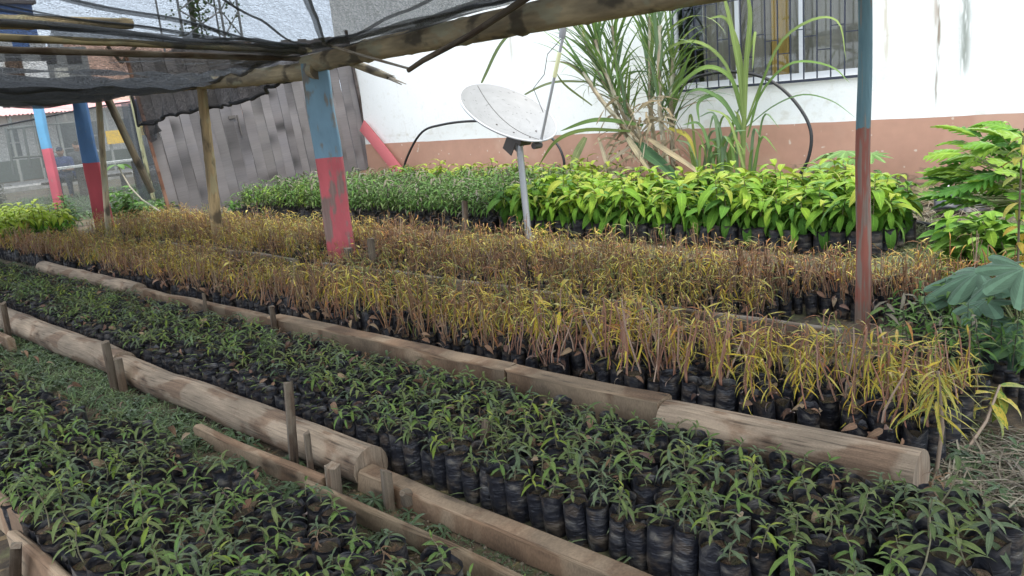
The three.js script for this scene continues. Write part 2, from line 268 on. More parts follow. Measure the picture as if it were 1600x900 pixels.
  bar(WL, WR, WB, WB + 0.075); bar(WL, WR, WT - 0.06, WT); bar(WL, WL + 0.06, WB + 0.075, WT - 0.06); bar(WR - 0.06, WR, WB + 0.075, WT - 0.06);
  for (const xm of [-4.39, -5.24]) bar(xm - 0.028, xm + 0.028, WB + 0.075, WT - 0.06);
  mesh('frame', fr.geo(), P({ color: rgb(0.55, 0.56, 0.57), roughness: 0.5 }), win);
  for (const [a, b] of [[WL + 0.06, -5.268], [-5.212, -4.418], [-4.362, WR - 0.06]]) { const g = new MB(); g.box((a + b) / 2, (WB + 0.075 + WT - 0.06) / 2, zf - 0.01, b - a, WT - WB - 0.135, 0.004); mesh('pane', g.geo(), new THREE.MeshPhysicalMaterial({ color: rgb(0.85, 0.88, 0.88), transmission: 1, thickness: 0, roughness: 0.02, ior: 1.35 }), win); }
  const cur = (a, b, c, nm, amp) => { const g = new MB(); g.sheet(Math.ceil((b - a) * 70), 6, (u, v) => V(lerp(a, b, u), lerp(WB - 0.1, WT + 0.1, v), WZ - 0.2 + amp * Math.sin(u * (b - a) * 42 + 2 * Math.sin(u * 9)) + 0.01 * Math.sin(u * 60 + v * 2)), (u, v) => [u * (b - a), v]); mesh(nm, g.geo(), P({ color: rgb(...c), roughness: 0.95, transmission: 0.2, thickness: 0 }), hs); };
  cur(-5.82, -4.86, [0.34, 0.28, 0.225], 'curtain', 0.018); cur(-4.84, -4.62, [0.55, 0.33, 0.08], 'curtain', 0.015); cur(-4.58, -3.3, [0.36, 0.31, 0.26], 'curtain', 0.02);
  // iron grille in front of the window
  const gr = new MB(); gr.box((WL + WR) / 2 - 0.02, 1.385, WZ + 0.05, WR - WL + 0.1, 0.032, 0.032); const gm = mesh('window_grille', gr.geo(), M.iron, hs);
  const xs = []; for (let x = -6.13; x < WR + 0.02; x += 0.165) xs.push(x);
  xs.forEach((x, k) => {
    const b = new MB(); b.box(x, 2.13, WZ + 0.05, 0.014, 1.455, 0.014); mesh('bar', b.geo(), M.iron, gm);
    if (k + 1 < xs.length) for (const y of [[1.78, 2.5], [1.99, 2.66], [1.85, 2.4]][k % 3]) { const c = new MB(); c.box(x + 0.0825, y + 0.05 * ((k * 7) % 3 - 1), WZ + 0.05, 0.15, 0.012, 0.01); mesh('crossbar', c.geo(), M.iron, gm); }
  });
}

// ------------------------------------------------------------------ plank gate closing the yard on the left
{
  const PX = -13.45, g0 = thing('plank_wall', 'tall weathered grey plank wall leaning beside the house corner', 'plank wall', [PX, 0, -5.72]);
  g0.rotation.x = 0.085;
  const Wd = 4.25, N = 23; let z = 0;
  for (let k = 0; k < N; k++) {
    const w = (Wd / N) * rr(0.86, 1.14), t = rnd(), b = rr(0.94, 1.05), m = board(0.50 * b, 0.465 * b, (0.46 + 0.02 * t) * b);
    const tb = timber(2.72 - 0.006 * k + rr(-0.02, 0.02), 0.024, w + 0.006, { warp: 0.004, ch: 0.006 });
    const p = mesh('plank', tb.geo(), m, g0); p.quaternion.setFromRotationMatrix(new THREE.Matrix4().makeBasis(V(0, 1, 0), V(1, 0, 0), V(0, 0, -1))); p.position.set((k % 2) * 0.014 + rr(-0.002, 0.002), 0.02, -z - w / 2); z += w;
  }
  const bt = new MB(); bt.box(0.055, 1.36, -z + 0.03, 0.03, 2.72, 0.06); mesh('batten', bt.geo(), wood(0.14, 0.12, 0.12), g0);
  const bl = new MB(); bl.box(0.05, 1.36, 0.0, 0.03, 2.74, 0.05); mesh('batten', bl.geo(), wood(0.36, 0.2, 0.14), g0);
  const lt = new MB(); lt.box(0.045, 1.5, -1.52, 0.02, 0.05, 0.13); lt.box(0.052, 1.34, -1.62, 0.014, 0.36, 0.02); mesh('latch', lt.geo(), M.rust, g0);
  for (const yy of [0.5, 1.9]) { const rl = new MB(); rl.box(-0.04, yy, -z / 2, 0.04, 0.1, z - 0.1); mesh('rail', rl.geo(), M.greyWood, g0); }
  // red painted sloping board at the house corner
  const a = onZ(566, 196, WZ + 0.12), b = onZ(640, 290, WZ + 0.12), dir = b.clone().sub(a), L = dir.length(), pr = new MB(), pts = [];
  for (let k = 0; k <= 6; k++) pts.push(V(k / 6 * L, 0.02 * Math.sin(k / 6 * 3.1), 0));
  pr.loft(pts.map((q) => [[-0.13, -0.014], [0.13, -0.014], [0.13, 0.014], [-0.13, 0.014]].map(([s, t]) => V(q.x, q.y + s, t))), (j, k) => [j, k]);
  const rb = mesh('red_board', pr.geo(), P({ color: rgb(0.60, 0.16, 0.17), bumpMap: rough2, bumpScale: 0.003, roughness: 0.8 })); rb.position.copy(a); rb.rotation.z = Math.atan2(dir.y, dir.x); tag(rb, 'pinkish red board sloping down against the house wall beside the plank wall', 'board');
}

// ------------------------------------------------------------------ shade roof: posts, beams, net
const BZ = -4.55;
function paintTex(cut, top, bot, wear, sd) {
  return tex(128, 512, (u, v) => {
    const n = fbm(u * 9 + sd, v * 9, 0.5, 5), s = fbm(u * 40 + sd, v * 5, 2.5, 3), edge = cut + 0.012 * (fbm(u * 8 + sd, 3.1, 0.5, 2) - 0.5), w = sstep(wear, wear + 0.1, n * 0.7 + s * 0.3), k = 0.82 + 0.36 * (fbm(u * 4 + sd, v * 6, 4.5, 4) - 0.1) * 0.8;
    let c = (v > edge ? top : bot).map((q) => q * k); const wd = [0.46, 0.42, 0.38].map((q) => q * (0.7 + 0.6 * s)); return c.map((q, m) => lerp(q, wd[m], w * 0.85));
  });
}
const boxUV = (m, h) => { for (let k = 0; k < m.u.length; k += 2) { m.u[k + 1] = clamp(m.p[(k / 2) * 3 + 1] / h, 0.002, 0.998); m.u[k] = m.p[(k / 2) * 3] * 1.2 + m.p[(k / 2) * 3 + 2] * 1.2 + 0.5; } return m; };
function slab(h, wT, wB, th, sd) { // a flat hewn post with wavering edges; width varies along its height
  const rings = []; for (let j = 0; j <= 24; j++) { const t = j / 24, w = lerp(wB, wT, t) * (1 + 0.14 * (fbm(t * 4 + sd, 2.2, 0.5, 3) - 0.5)), o = 0.05 * (fbm(t * 3 + sd, 8.8, 0.5, 2) - 0.5), e = 0.012; rings.push([[-w / 2, -th / 2 + e], [-w / 2 + e, -th / 2], [w / 2 - e, -th / 2], [w / 2, -th / 2 + e], [w / 2, th / 2 - e], [w / 2 - e, th / 2], [-w / 2 + e, th / 2], [-w / 2, th / 2 - e]].map(([a, b]) => V(a + o, t * h, b))); }
  return boxUV(new MB().loft(rings), h);
}
{
  const A = thing('painted_post', 'wide slab post painted blue over red at the centre left of the shade roof', 'post', [-6.80, 0, BZ], 0.78);
  mesh('post', slab(2.0, 0.245, 0.275, 0.09, 3.3).geo(), P({ map: paintTex(0.545, [0.47, 0.60, 0.67], [0.79, 0.38, 0.40], 0.525, 3), bumpMap: rough2, bumpScale: 0.004, roughness: 0.75 }), A);
  const D = thing('painted_post', 'slab post painted dark blue over dark red behind a thin lichened pole', 'post', [-13.4, 0, BZ - 0.1], 0.8);
  mesh('post', slab(2.12, 0.2, 0.29, 0.08, 7.1).geo(), P({ map: paintTex(0.53, [0.22, 0.36, 0.52], [0.58, 0.2, 0.23], 0.62, 9), bumpMap: rough2, bumpScale: 0.003, roughness: 0.75 }), D);
  const Z = thing('painted_post', 'light blue and red square post standing free at far left', 'post', [-16.7, 0, -5.07], 0.85);
  mesh('post', slab(2.34, 0.15, 0.15, 0.14, 1.9).geo(), P({ map: paintTex(0.585, [0.36, 0.58, 0.72], [0.74, 0.36, 0.41], 0.66, 5), roughness: 0.6 }), Z);
  // round post on the right
  const B = thing('round_post', 'round wooden post painted teal over worn red on the right', 'post', [-1.655, 0, BZ]);
  const m = new MB(), pts = []; for (let k = 0; k <= 20; k++) pts.push(V(0.004 * Math.sin(k * 0.5) - 0.006 * k / 20, k * 0.107, 0.004 * Math.sin(k * 0.8)));
  m.tube(pts, (t) => lerp(0.042, 0.034, t), 16, { noise: 0.05, seed: 4 });
  { for (let k = 0; k < m.u.length / 2; k++) { m.u[k * 2] = Math.atan2(m.p[k * 3 + 2], m.p[k * 3]) / 6.283 + 0.5; m.u[k * 2 + 1] = m.p[k * 3 + 1] / 2.14; } }
  mesh('post', m.geo(), P({ map: paintTex(0.545, [0.37, 0.50, 0.53], [0.57, 0.33, 0.27], 0.475, 14), bumpMap: rough2, bumpScale: 0.004, roughness: 0.7 }), B);
}
// bamboo pole with nodes, between two points
function bamboo(a, b, r0, r1, node = 0.38, sd = 1, sag = 0) {
  const L = a.distanceTo(b), m = new MB(), pts = [], rad = [], N = Math.round(L / 0.055);
  for (let k = 0; k <= N; k++) { const t = k / N, p = a.clone().lerp(b, t); p.y += -sag * 4 * t * (1 - t) + 0.025 * (fbm(t * L * 0.5 + sd, 1.1, 0.5, 2) - 0.5) * 2; p.z += 0.03 * (fbm(t * L * 0.5 + sd, 5.1, 0.5, 2) - 0.5) * 2; pts.push(p); const q = ((t * L / node + sd) % 1), e = Math.min(q, 1 - q) * node; rad.push(lerp(r0, r1, t) * (1 + 0.13 * Math.exp(-Math.pow(e / 0.022, 2)) - 0.03 * Math.exp(-Math.pow((e - 0.06) / 0.04, 2)))); }
  return m.tube(pts, rad, 14, { noise: 0.035, seed: sd, around: 0.5 });
}
{
  const o1 = thing('bamboo_beam', 'thick grey bamboo roof beam rising out of the top edge right of the blue post', 'beam');
  mesh('pole', bamboo(V(-6.95, 2.01, BZ), V(1.0, 2.12, BZ), 0.085, 0.15, 0.62, 2.4).geo(), M.bamboo, o1);
  const o2 = thing('bamboo_beam', 'thinner bamboo roof beam running left from the blue post to the far posts', 'beam');
  mesh('pole', bamboo(V(-6.75, 1.93, BZ + 0.02), V(-13.6, 2.13, BZ - 0.02), 0.088, 0.062, 0.5, 7.7).geo(), M.bamboo, o2);
  const c = thing('bamboo_post', 'bare brown bamboo post standing in the dry cuttings left of the blue post', 'post');
  mesh('pole', bamboo(onZ(343, 392, BZ), onZ(314, 132, BZ), 0.072, 0.055, 0.46, 0.55).geo(), P({ map: bambooTex, color: rgb(0.92, 0.8, 0.62), bumpMap: rough2, bumpScale: 0.004, roughness: 0.8 }), c);
  const e = thing('lichened_pole', 'thin pole blotched with lichen in front of the dark blue and red post', 'pole');
  mesh('pole', bamboo(onZ(171, 372, BZ + 0.28), onZ(153, 136, BZ + 0.28), 0.042, 0.04, 0.9, 3.3).geo(), M.bamboo, e);
  const d = thing('leaning_pole', 'dark mossy pole leaning diagonally beside the side net', 'pole');
  mesh('pole', bamboo(onZ(238, 300, -5.0), onZ(166, 150, -4.6), 0.05, 0.055, 0.7, 5.3).geo(), P({ map: bambooTex, color: rgb(0.26, 0.25, 0.24), roughness: 0.9 }), d);
  // cross poles under the net, towards the camera
  const f = thing('cross_pole', 'pale round bamboo cross pole under the net at the upper left', 'pole');
  mesh('pole', bamboo(V(-6.35, 2.345, -0.8), V(-6.5, 2.335, -2.75), 0.062, 0.04, 0.7, 1.3).geo(), M.bambooPale, f);
  const g = thing('cross_board', 'flat mouldy board running across under the net to the blue post', 'board');
  const ga = V(-6.95, 2.34, -0.4), gb = V(-7.0, 2.10, -4.62), gm = timber(ga.distanceTo(gb), 0.055, 0.10, { warp: 0.01, seed: 4 }); gm.geo();
  const gg = mesh('board', gm.geo(), wood(0.95, 0.95, 0.8, { map: bambooTex }), g); g.position.copy(ga); gg.rotation.set(0, 0, 0); gg.quaternion.setFromUnitVectors(V(1, 0, 0), gb.clone().sub(ga).normalize());
  const h = thing('cross_board', 'second narrower board lying just below the mouldy cross board', 'board');
  const ha = V(-7.18, 2.26, -0.6), hb = V(-7.1, 2.045, -4.55), hm = timber(ha.distanceTo(hb), 0.05, 0.11, { warp: 0.01, seed: 9 }), hg = mesh('board', hm.geo(), M.greyWood, h); h.position.copy(ha); hg.quaternion.setFromUnitVectors(V(1, 0, 0), hb.clone().sub(ha).normalize());
  // broken sticks at the post head
  const s1 = mesh('stick', new MB().tube([onZ(505, 68, -4.35), onZ(570, 88, -4.33), onZ(642, 108, -4.3)], [0.014, 0.013, 0.010], 6).geo(), M.stickPale); tag(s1, 'thin pale stick slanting down from the head of the blue post', 'stick');
  const s2 = mesh('stick', new MB().tube([onZ(638, 110, -4.28), onZ(660, 95, -4.28), onZ(735, 55, -4.25), onZ(830, -8, -4.22)], [0.02, 0.022, 0.024, 0.026], 7, { noise: 0.1 }).geo(), M.stick); tag(s2, 'dark broken stick slanting up across the thick bamboo beam', 'stick');
  const sp = thing('split_bamboo', 'broken pale bamboo end with split fibres sticking out past the blue post', 'pole');
  const A0 = onZ(535, 92, -4.62), B0 = onZ(628, 128, -4.66), mid = A0.clone().lerp(B0, 0.6);
  mesh('pole', new MB().tube([A0, mid, A0.clone().lerp(B0, 0.8)], [0.05, 0.048, 0.035], 10, { noise: 0.12, flat: 0.7 }).geo(), M.bamboo, sp);
  for (let k = 0; k < 5; k++) { const q = A0.clone().lerp(B0, 0.55), e2 = A0.clone().lerp(B0, rr(0.9, 1.03)).add(V(0, rr(-0.05, 0.05), rr(-0.03, 0.03))); mesh('split_fibre', new MB().tube([q, q.clone().lerp(e2, 0.6), e2], [0.022, 0.017, 0.006], 5, { flat: 0.6 }).geo(), M.stickPale, sp); }
}
{ // the net itself
  const n = thing('shade_net', 'dark grey woven shade net stretched over the roof poles', 'shade net');
  const H = (x, z) => { // height of the cloth over the poles
    let y = lerp(2.115 + 0.19 * clamp((x + 6.95) / 7.95), 2.46, clamp((z - BZ) / 4.0)) + 0.03 * sstep(-7, 0, x);
    if (z > -0.5) y = 2.45 + 0.06 * sstep(-7, 0, x);
    const d = Math.abs(x + 6.8); y -= 0.085 * (1 - Math.exp(-d * 1.6)) * sstep(-4.55, -3.9, z);      // sags away from the pole that carries it
    if (x < -7.2) y -= 0.10 * Math.sin(clamp((x + 7.2) / -3.2) * Math.PI) + 0.06 * Math.sin(clamp((x + 10.4) / -3.1) * Math.PI) - 0.03 * sstep(-7.2, -13, x);
    y += 0.042 * Math.sin(x * 11 + 2.5 * fbm(x * 0.9 + 40, z * 0.9 + 40, 0.5, 2) + z * 0.6) * sstep(-7.3, -8.3, x);
    const fan = Math.atan2(x + 6.9, z - BZ + 0.15); // wrinkles run out from the post head
    y += 0.014 * Math.sin(fan * 34 + 3 * fbm(x * 0.7 + 30, z * 0.7 + 20, 0.5, 2)) * sstep(0.15, 1.2, Math.hypot(x + 6.9, z - BZ));
    y += 0.05 * (fbm(x * 0.8 + 50, z * 0.5 + 50, 0.5, 3) - 0.5); return y;
  };
  const g = new MB(); g.sheet(230, 90, (u, v) => { const x = lerp(-13.7, 1.1, u), z = lerp(BZ - 0.04, 0.5, v); return V(x, H(x, z), z); }, (u, v, q) => [q.x + 20, q.z + 20]);
  mesh('net_sheet', g.geo(), M.net, n);
  const g2 = new MB(); g2.sheet(110, 40, (u, v) => { const x = lerp(-13.6, -8.7, u), z = lerp(BZ - 0.02, 0.2, v); return V(x, H(x, z) - 0.05 - 0.05 * Math.sin(x * 7 + z) * Math.sin(u * 3.1), z); }, (u, v, q) => [q.x * 1.1 + 20, q.z * 1.1 + 20]);
  mesh('doubled_sheet', g2.geo(), M.net, n);
  const g3 = new MB(); g3.sheet(90, 8, (u, v) => { const x = lerp(-7.6, 0.6, u), z = BZ - 0.03 + v * (0.28 + 0.25 * fbm(x * 0.9 + 40, 3.3, 0.5, 2)); return V(x, H(x, z) - 0.018 - 0.05 * v * (1 - v) * 4, z); }, (u, v, q) => [q.x * 1.2 + 20, q.z * 1.3 + 20]);
  mesh('folded_edge', g3.geo(), M.net, n);
  // gathered folds: the cloth lies double or rolled in these
  const fold = (a, b, w, lay, drop = 0.0) => { const f = new MB(); f.sheet(50, 10 * lay, (u, v) => { const x = lerp(a[0], b[0], u), z = lerp(a[1], b[1], u), th = v * lay * 3.6 - 1.2, wv = w * (0.7 + 0.6 * fbm(u * 6 + a[0] * 3 + 40, 2.2, 0.5, 3)), r = wv * (1 - 0.1 * v * lay); const nx = (b[1] - a[1]), nz = -(b[0] - a[0]), l = Math.hypot(nx, nz); return V(x + nx / l * Math.cos(th) * r, H(x, z) - 0.02 - drop + Math.sin(th) * r * 0.5 + 0.01 * Math.sin(u * 19), z + nz / l * Math.cos(th) * r); }, (u, v, q) => [q.x * 1.7 + q.z + 20, q.z * 2 + v + 20]); mesh('net_fold', f.geo(), M.netFold, n); };
  fold([-6.62, -4.3], [-6.4, -2.1], 0.09, 1, 0.03); fold([-6.55, -4.2], [-6.15, 0.4], 0.06, 1, 0.0); fold([-6.5, -4.3], [-4.4, -0.4], 0.035, 1); fold([-6.3, -4.35], [-3.4, -2.2], 0.03, 1); fold([-6.6, -4.4], [-1.2, -4.2], 0.06, 1, 0.0); fold([-6.4, -4.2], [-5.3, -0.2], 0.022, 1); fold([-6.45, -4.3], [-3.6, -1.5], 0.018, 1); fold([-6.3, -4.35], [-2.6, -3.1], 0.02, 1); fold([-5.2, -4.45], [-3.0, -3.9], 0.03, 1); fold([-6.5, -4.2], [-4.9, -0.3], 0.015, 1);
  fold([-7.3, -4.5], [-13.6, -4.45], 0.06, 1); fold([-9.6, -4.4], [-8.6, 0.5], 0.07, 1, 0.03); fold([-12.2, -4.3], [-10.9, 0.4], 0.07, 1, 0.02); fold([-13.6, -4.5], [-13.4, 0.8], 0.06, 1, 0.02);
  // cut edge that hangs below the beam in front of the plank wall
  const bp = [[207, 150], [222, 196], [240, 192], [252, 184], [300, 173], [350, 165], [385, 157], [425, 136], [485, 113]].map(([x, y]) => onZ(x, y, BZ - 0.1));
  const bot = (x) => { for (let k = 0; k + 1 < bp.length; k++) if (x <= bp[k + 1].x) return lerp(bp[k].y, bp[k + 1].y, clamp((x - bp[k].x) / (bp[k + 1].x - bp[k].x))) + 0.012 * Math.sin(x * 23); return bp.at(-1).y; };
  const xa = bp[0].x, xb = bp.at(-1).x, wv = (x, v) => BZ - 0.10 - 0.05 * Math.sin(x * 7 + v * 2) * v - 0.03 * Math.sin(x * 17) * v;
  const f2 = new MB(); f2.sheet(140, 14, (u, v) => { const x = lerp(xa, xb, u); return V(x, lerp(2.12, bot(x), v), wv(x, v)); }, (u, v, q) => [q.x + 20, q.y * 1 + 3]);
  mesh('hanging_edge', f2.geo(), M.netFlap, n);
  const hp = []; for (let k = 0; k <= 80; k++) { const x = lerp(xa, xb, k / 80); hp.push(V(x, bot(x), wv(x, 1))); }
  mesh('hem', new MB().tube(hp, (t, j) => 0.012 + 0.014 * vnoise(j * 0.7, 1.5), 6).geo(), M.netHem, n);
  const tq = [[223, 190], [252, 184], [250, 205], [237, 223]].map(([x, y]) => onZ(x, y, BZ - 0.16));
  // torn tail at the left end of the hanging edge
  const tl = new MB(); tl.sheet(8, 10, (u, v) => { const q = tq[0].clone().lerp(tq[1], u).lerp(tq[3].clone().lerp(tq[2], u), v); q.z += 0.05 * Math.sin(u * 7 + v * 3); return q; }, (u, v, q) => [q.x + 20, q.y + 3]);
  mesh('torn_tail', tl.geo(), M.netFlap, n);
}
{ // side net hung on wires at the left end, with its pole and the wire fence
  const s = thing('side_net', 'sheer grey net curtain closing the left end of the nursery', 'shade net');
  const g = new MB(), top = (z) => lerp(1.72, 2.14, sstep(-2.5, -7.0, z) * 0.75 + 0.25 * clamp((z + 2.5) / -4.5)) - 0.04 * Math.sin(clamp((z + 2.5) / -4.6) * Math.PI);
  g.sheet(70, 16, (u, v) => { const z = lerp(-7.15, -1.2, u); return V(-17 + 0.05 * Math.sin(z * 5 + v) * v + 0.08 * Math.sin(z * 1.3), lerp(top(z), 0.02, v), z); }, (u, v, q) => [q.z + 20, q.y + 3]);
  mesh('net_sheet', g.geo(), M.netSide, s);
  const gf = new MB(); gf.sheet(30, 16, (u, v) => { const a = u * 6.283 * 1.7; return V(-16.97 + 0.09 * Math.sin(a) * (0.5 + v * 0.6), lerp(2.1, 0.15, v), -6.72 - 0.38 * u * (0.7 + 0.5 * v) + 0.05 * Math.cos(a)); }, (u, v, q) => [q.z * 1.7 + u, q.y + 3]);
  mesh('gathered_fold', gf.geo(), M.net, s);
  const tp = []; for (let k = 0; k <= 30; k++) { const z = lerp(-7.15, -1.2, k / 30); tp.push(V(-17 + 0.08 * Math.sin(z * 1.3), top(z), z)); }
  mesh('top_hem', new MB().tube(tp, 0.016, 5).geo(), M.netHem, s);
  const p = mesh('fence_pole', new MB().tube([onX(240, 312, -16.2), onX(222, 230, -16.2), onX(205, 150, -16.2)], [0.045, 0.042, 0.04], 8).geo(), P({ map: bambooTex, color: rgb(0.75, 0.9, 0.8) })); tag(p, 'slim greenish pole at the edge of the side net by the wire fence', 'pole');
  const w = thing('wire_fence', 'diamond mesh wire fence between the side net and the plank wall', 'fence');
  const wm = new MB(), z0 = -7.0, z1 = -9.3; for (let k = -26; k < 34; k++) for (const d of [1, -1]) { const a = [], zz = z0 - k * 0.085; for (let q = 0; q <= 1; q++) { let y = q * 1.85, zq = zz - d * y * 0.62; a.push(V(-16.4, y, zq)); } let [A, Bq] = a; const f = (z) => (z - A.z) / (Bq.z - A.z); let t0 = 0, t1 = 1; const ta = f(z0), tb = f(z1); t0 = Math.max(t0, Math.min(ta, tb)); t1 = Math.min(t1, Math.max(ta, tb)); if (t1 - t0 < 0.02) continue; wm.tube([A.clone().lerp(Bq, t0), A.clone().lerp(Bq, t1)], 0.005, 4, { caps: false }); }
  tag(mesh('wire_mesh', wm.geo(), M.galv, w), null, null, null, 'stuff');
  mesh('rail', new MB().tube([V(-16.4, 1.85, z0), V(-16.4, 1.85, z1)], 0.018, 6).geo(), M.galv, w);
}

// ------------------------------------------------------------------ beyond the side net: street, houses, pylon
{
  const boxOf = (x0, x1, y0, y1, z0, z1, g = new MB()) => g.box((x0 + x1) / 2, (y0 + y1) / 2, (z0 + z1) / 2, x1 - x0, y1 - y0, z1 - z0);
  const wallMat = (r, g, b) => P({ color: rgb(r, g, b), bumpMap: rough2, bumpScale: 0.01, roughness: 0.95 });
  // low roadside house with a red sheet roof
  const X1 = -39, zA = onX(250, 220, X1).z - 3, zB = onX(0, 220, X1).z + 8;
  const h1 = thing('roadside_house', 'long low white house with a red sheet roof across the road', 'house');
  mesh('wall', boxOf(X1 - 6, X1, 0, 2.75, zA, zB).geo(), wallMat(0.62, 0.62, 0.58), h1);
  mesh('plinth', boxOf(X1 + 0.003, X1 + 0.08, 0, 0.85, zA, zB).geo(), wallMat(0.18, 0.2, 0.17), h1);
  const rf = new MB(); rf.sheet(160, 1, (u, v) => { const z = lerp(zA - 0.6, onX(112, 170, X1 + 1).z, u); return V(lerp(X1 + 1.6, X1 - 3, v), lerp(2.72, 3.15, v) + 0.035 * Math.sin(u * 520), z); }); rf.sheet(160, 1, (u, v) => { const z = lerp(onX(112, 170, X1 + 1).z + 0.06, zB, u); return V(lerp(X1 + 1.9, X1 - 3, v), lerp(2.66, 3.12, v) + 0.035 * Math.sin(u * 420), z); });
  mesh('roof', rf.geo(), P({ color: rgb(0.46, 0.2, 0.18), roughness: 0.6 }), h1);
  for (const [p, q, y0, y1] of [[12, 30, 0.95, 2.2], [60, 78, 0.95, 2.2], [92, 122, 0.05, 2.2], [138, 160, 0.95, 2.2], [196, 214, 0.05, 2.2]]) { const z1 = onX(p, 220, X1).z, z2 = onX(q, 220, X1).z; const w = mesh('window', boxOf(X1 + 0.004, X1 + 0.03, y0, y1, Math.min(z1, z2), Math.max(z1, z2)).geo(), P({ color: rgb(0.10, 0.11, 0.11), roughness: 0.25 }), h1); mesh('frame', boxOf(X1 + 0.02, X1 + 0.06, (y0 + y1) / 2 - 0.03, (y0 + y1) / 2 + 0.03, Math.min(z1, z2), Math.max(z1, z2)).geo(), wallMat(0.4, 0.4, 0.38), w); }
  for (let k = 0; k < 6; k++) { const z = onX(20 + k * 38, 220, X1 + 1.3).z, g = new MB().tube([V(X1 + 1.3, 0, z), V(X1 + 1.3, 2.66, z)], 0.06, 8); mesh('porch_post', g.geo(), wallMat(0.32, 0.33, 0.3), h1); }
  const yl = onX(183, 214, X1 + 1.5), ys = mesh('yellow_sign', boxOf(yl.x - 0.04, yl.x, yl.y - 0.28, yl.y + 0.3, yl.z - 0.45, yl.z + 0.45).geo(), P({ color: rgb(0.75, 0.48, 0.04) })); tag(ys, 'plain yellow panel under the red roof seen through the side net', 'sign');
  const y2 = onX(226, 200, -27), y3 = mesh('yellow_sign', boxOf(y2.x - 0.04, y2.x, y2.y - 0.22, y2.y + 0.24, y2.z - 0.14, y2.z + 0.14).geo(), P({ color: rgb(0.82, 0.6, 0.06) })); tag(y3, 'small bright yellow panel seen above the diamond mesh fence', 'sign');
  const b2 = onX(217, 180, -27), b3 = mesh('blue_sheet', boxOf(b2.x - 0.05, b2.x - 0.01, b2.y - 0.25, b2.y + 0.5, b2.z - 0.12, b2.z + 0.16).geo(), P({ color: rgb(0.08, 0.14, 0.45) })); tag(b3, 'narrow deep blue sheet above the small yellow panel', 'sheet');
  // white two storey house
  const X2 = -52, h2 = thing('white_house', 'white two storey house with brown columns behind the red roof', 'house');
  const z2a = onX(84, 150, X2).z, z2b = onX(-60, 150, X2).z; mesh('wall', boxOf(X2 - 8, X2, 0, 6.0, Math.min(z2a, z2b), Math.max(z2a, z2b)).geo(), wallMat(0.8, 0.8, 0.78), h2);
  { const a = onX(19, 150, X2).z, b = onX(45, 150, X2).z; mesh('brown_panel', boxOf(X2 + 0.003, X2 + 0.15, 3.2, 6.02, Math.min(a, b), Math.max(a, b)).geo(), wood(0.26, 0.19, 0.15), h2); const c = onX(0, 150, X2).z, d = onX(11, 150, X2).z; mesh('window', boxOf(X2 + 0.003, X2 + 0.1, 3.0, 5.4, Math.min(c, d), Math.max(c, d)).geo(), P({ color: rgb(0.06, 0.05, 0.05), roughness: 0.3 }), h2); }
  { const a = onX(84, 158, -50), b = onX(136, 158, -50); const o = mesh('blue_shed', boxOf(-51, -50, 0, a.y, Math.min(a.z, b.z), Math.max(a.z, b.z)).geo(), wallMat(0.2, 0.45, 0.72)); tag(o, 'light blue shed wall beside the white two storey house', 'shed'); const c = onX(103, 150, -49.8); const pm = mesh('concrete_column', boxOf(-49.9, -49.5, 0, 5.4, c.z - 0.3, c.z + 0.3).geo(), wallMat(0.5, 0.5, 0.46)); tag(pm, 'pale concrete column in front of the light blue shed', 'column'); }
  // grey concrete block and pink brick gable, farther
  const X3 = -66, h3 = thing('concrete_building', 'grey unfinished concrete building seen through the roof net at upper left', 'building');
  { const a = onX(136, 85, X3), b = onX(-80, 85, X3), top = onX(60, 74, X3).y; mesh('wall', boxOf(X3 - 8, X3, 0, top, Math.min(a.z, b.z), Math.max(a.z, b.z)).geo(), wallMat(0.22, 0.23, 0.235), h3); for (const p of [8, 60, 88]) { const q = onX(p, 74, X3); mesh('parapet_stub', boxOf(X3 - 0.5, X3 - 0.003, top + 0.003, top + 0.5, q.z - 0.5, q.z + 0.4).geo(), wallMat(0.4, 0.41, 0.42), h3); } for (const p of [20, 75, 115]) { const q = onX(p, 88, X3); mesh('window', boxOf(X3 + 0.003, X3 + 0.06, q.y - 0.5, q.y + 0.4, q.z - 0.5, q.z + 0.5).geo(), P({ color: rgb(0.05, 0.05, 0.055), roughness: 0.3 }), h3); } }
  const X4 = -74, h4 = thing('brick_building', 'salmon pink brick building with a braced gable seen through the roof net', 'building');
  { const a = onX(395, 80, X4), b = onX(88, 80, X4), top = onX(240, 66, X4).y; const brick = tex(256, 256, (u, v, i, j) => { const r = Math.floor(v * 24), e = (v * 24) % 1 < 0.14 || ((u * 10 + (r % 2) * 0.5) % 1) < 0.07; return e ? [0.80, 0.75, 0.70] : [0.84, 0.68, 0.61].map((q) => q * (0.88 + 0.2 * hash3(Math.floor(u * 10 + (r % 2) * 0.5), r, 3))); }, { rep: [0.4, 0.4] });
    mesh('wall', boxOf(X4 - 8, X4, 0, top, Math.min(a.z, b.z), Math.max(a.z, b.z)).geo(), P({ map: brick }), h4); const c = onX(190, 98, X4 + 0.4), l = onX(168, 72, X4 + 0.4), r = onX(212, 72, X4 + 0.4); mesh('brace', new MB().tube([c, l], 0.16, 5).geo(), M.dark, h4); mesh('brace', new MB().tube([c, r], 0.16, 5).geo(), M.dark, h4); const wr = onX(382, 84, X4 + 0.01), wl = onX(370, 84, X4 + 0.01); mesh('pillar', boxOf(X4 + 0.003, X4 + 0.3, 0, top - 0.1, Math.min(wl.z, wr.z), Math.max(wl.z, wr.z)).geo(), wallMat(0.25, 0.25, 0.25), h4); }
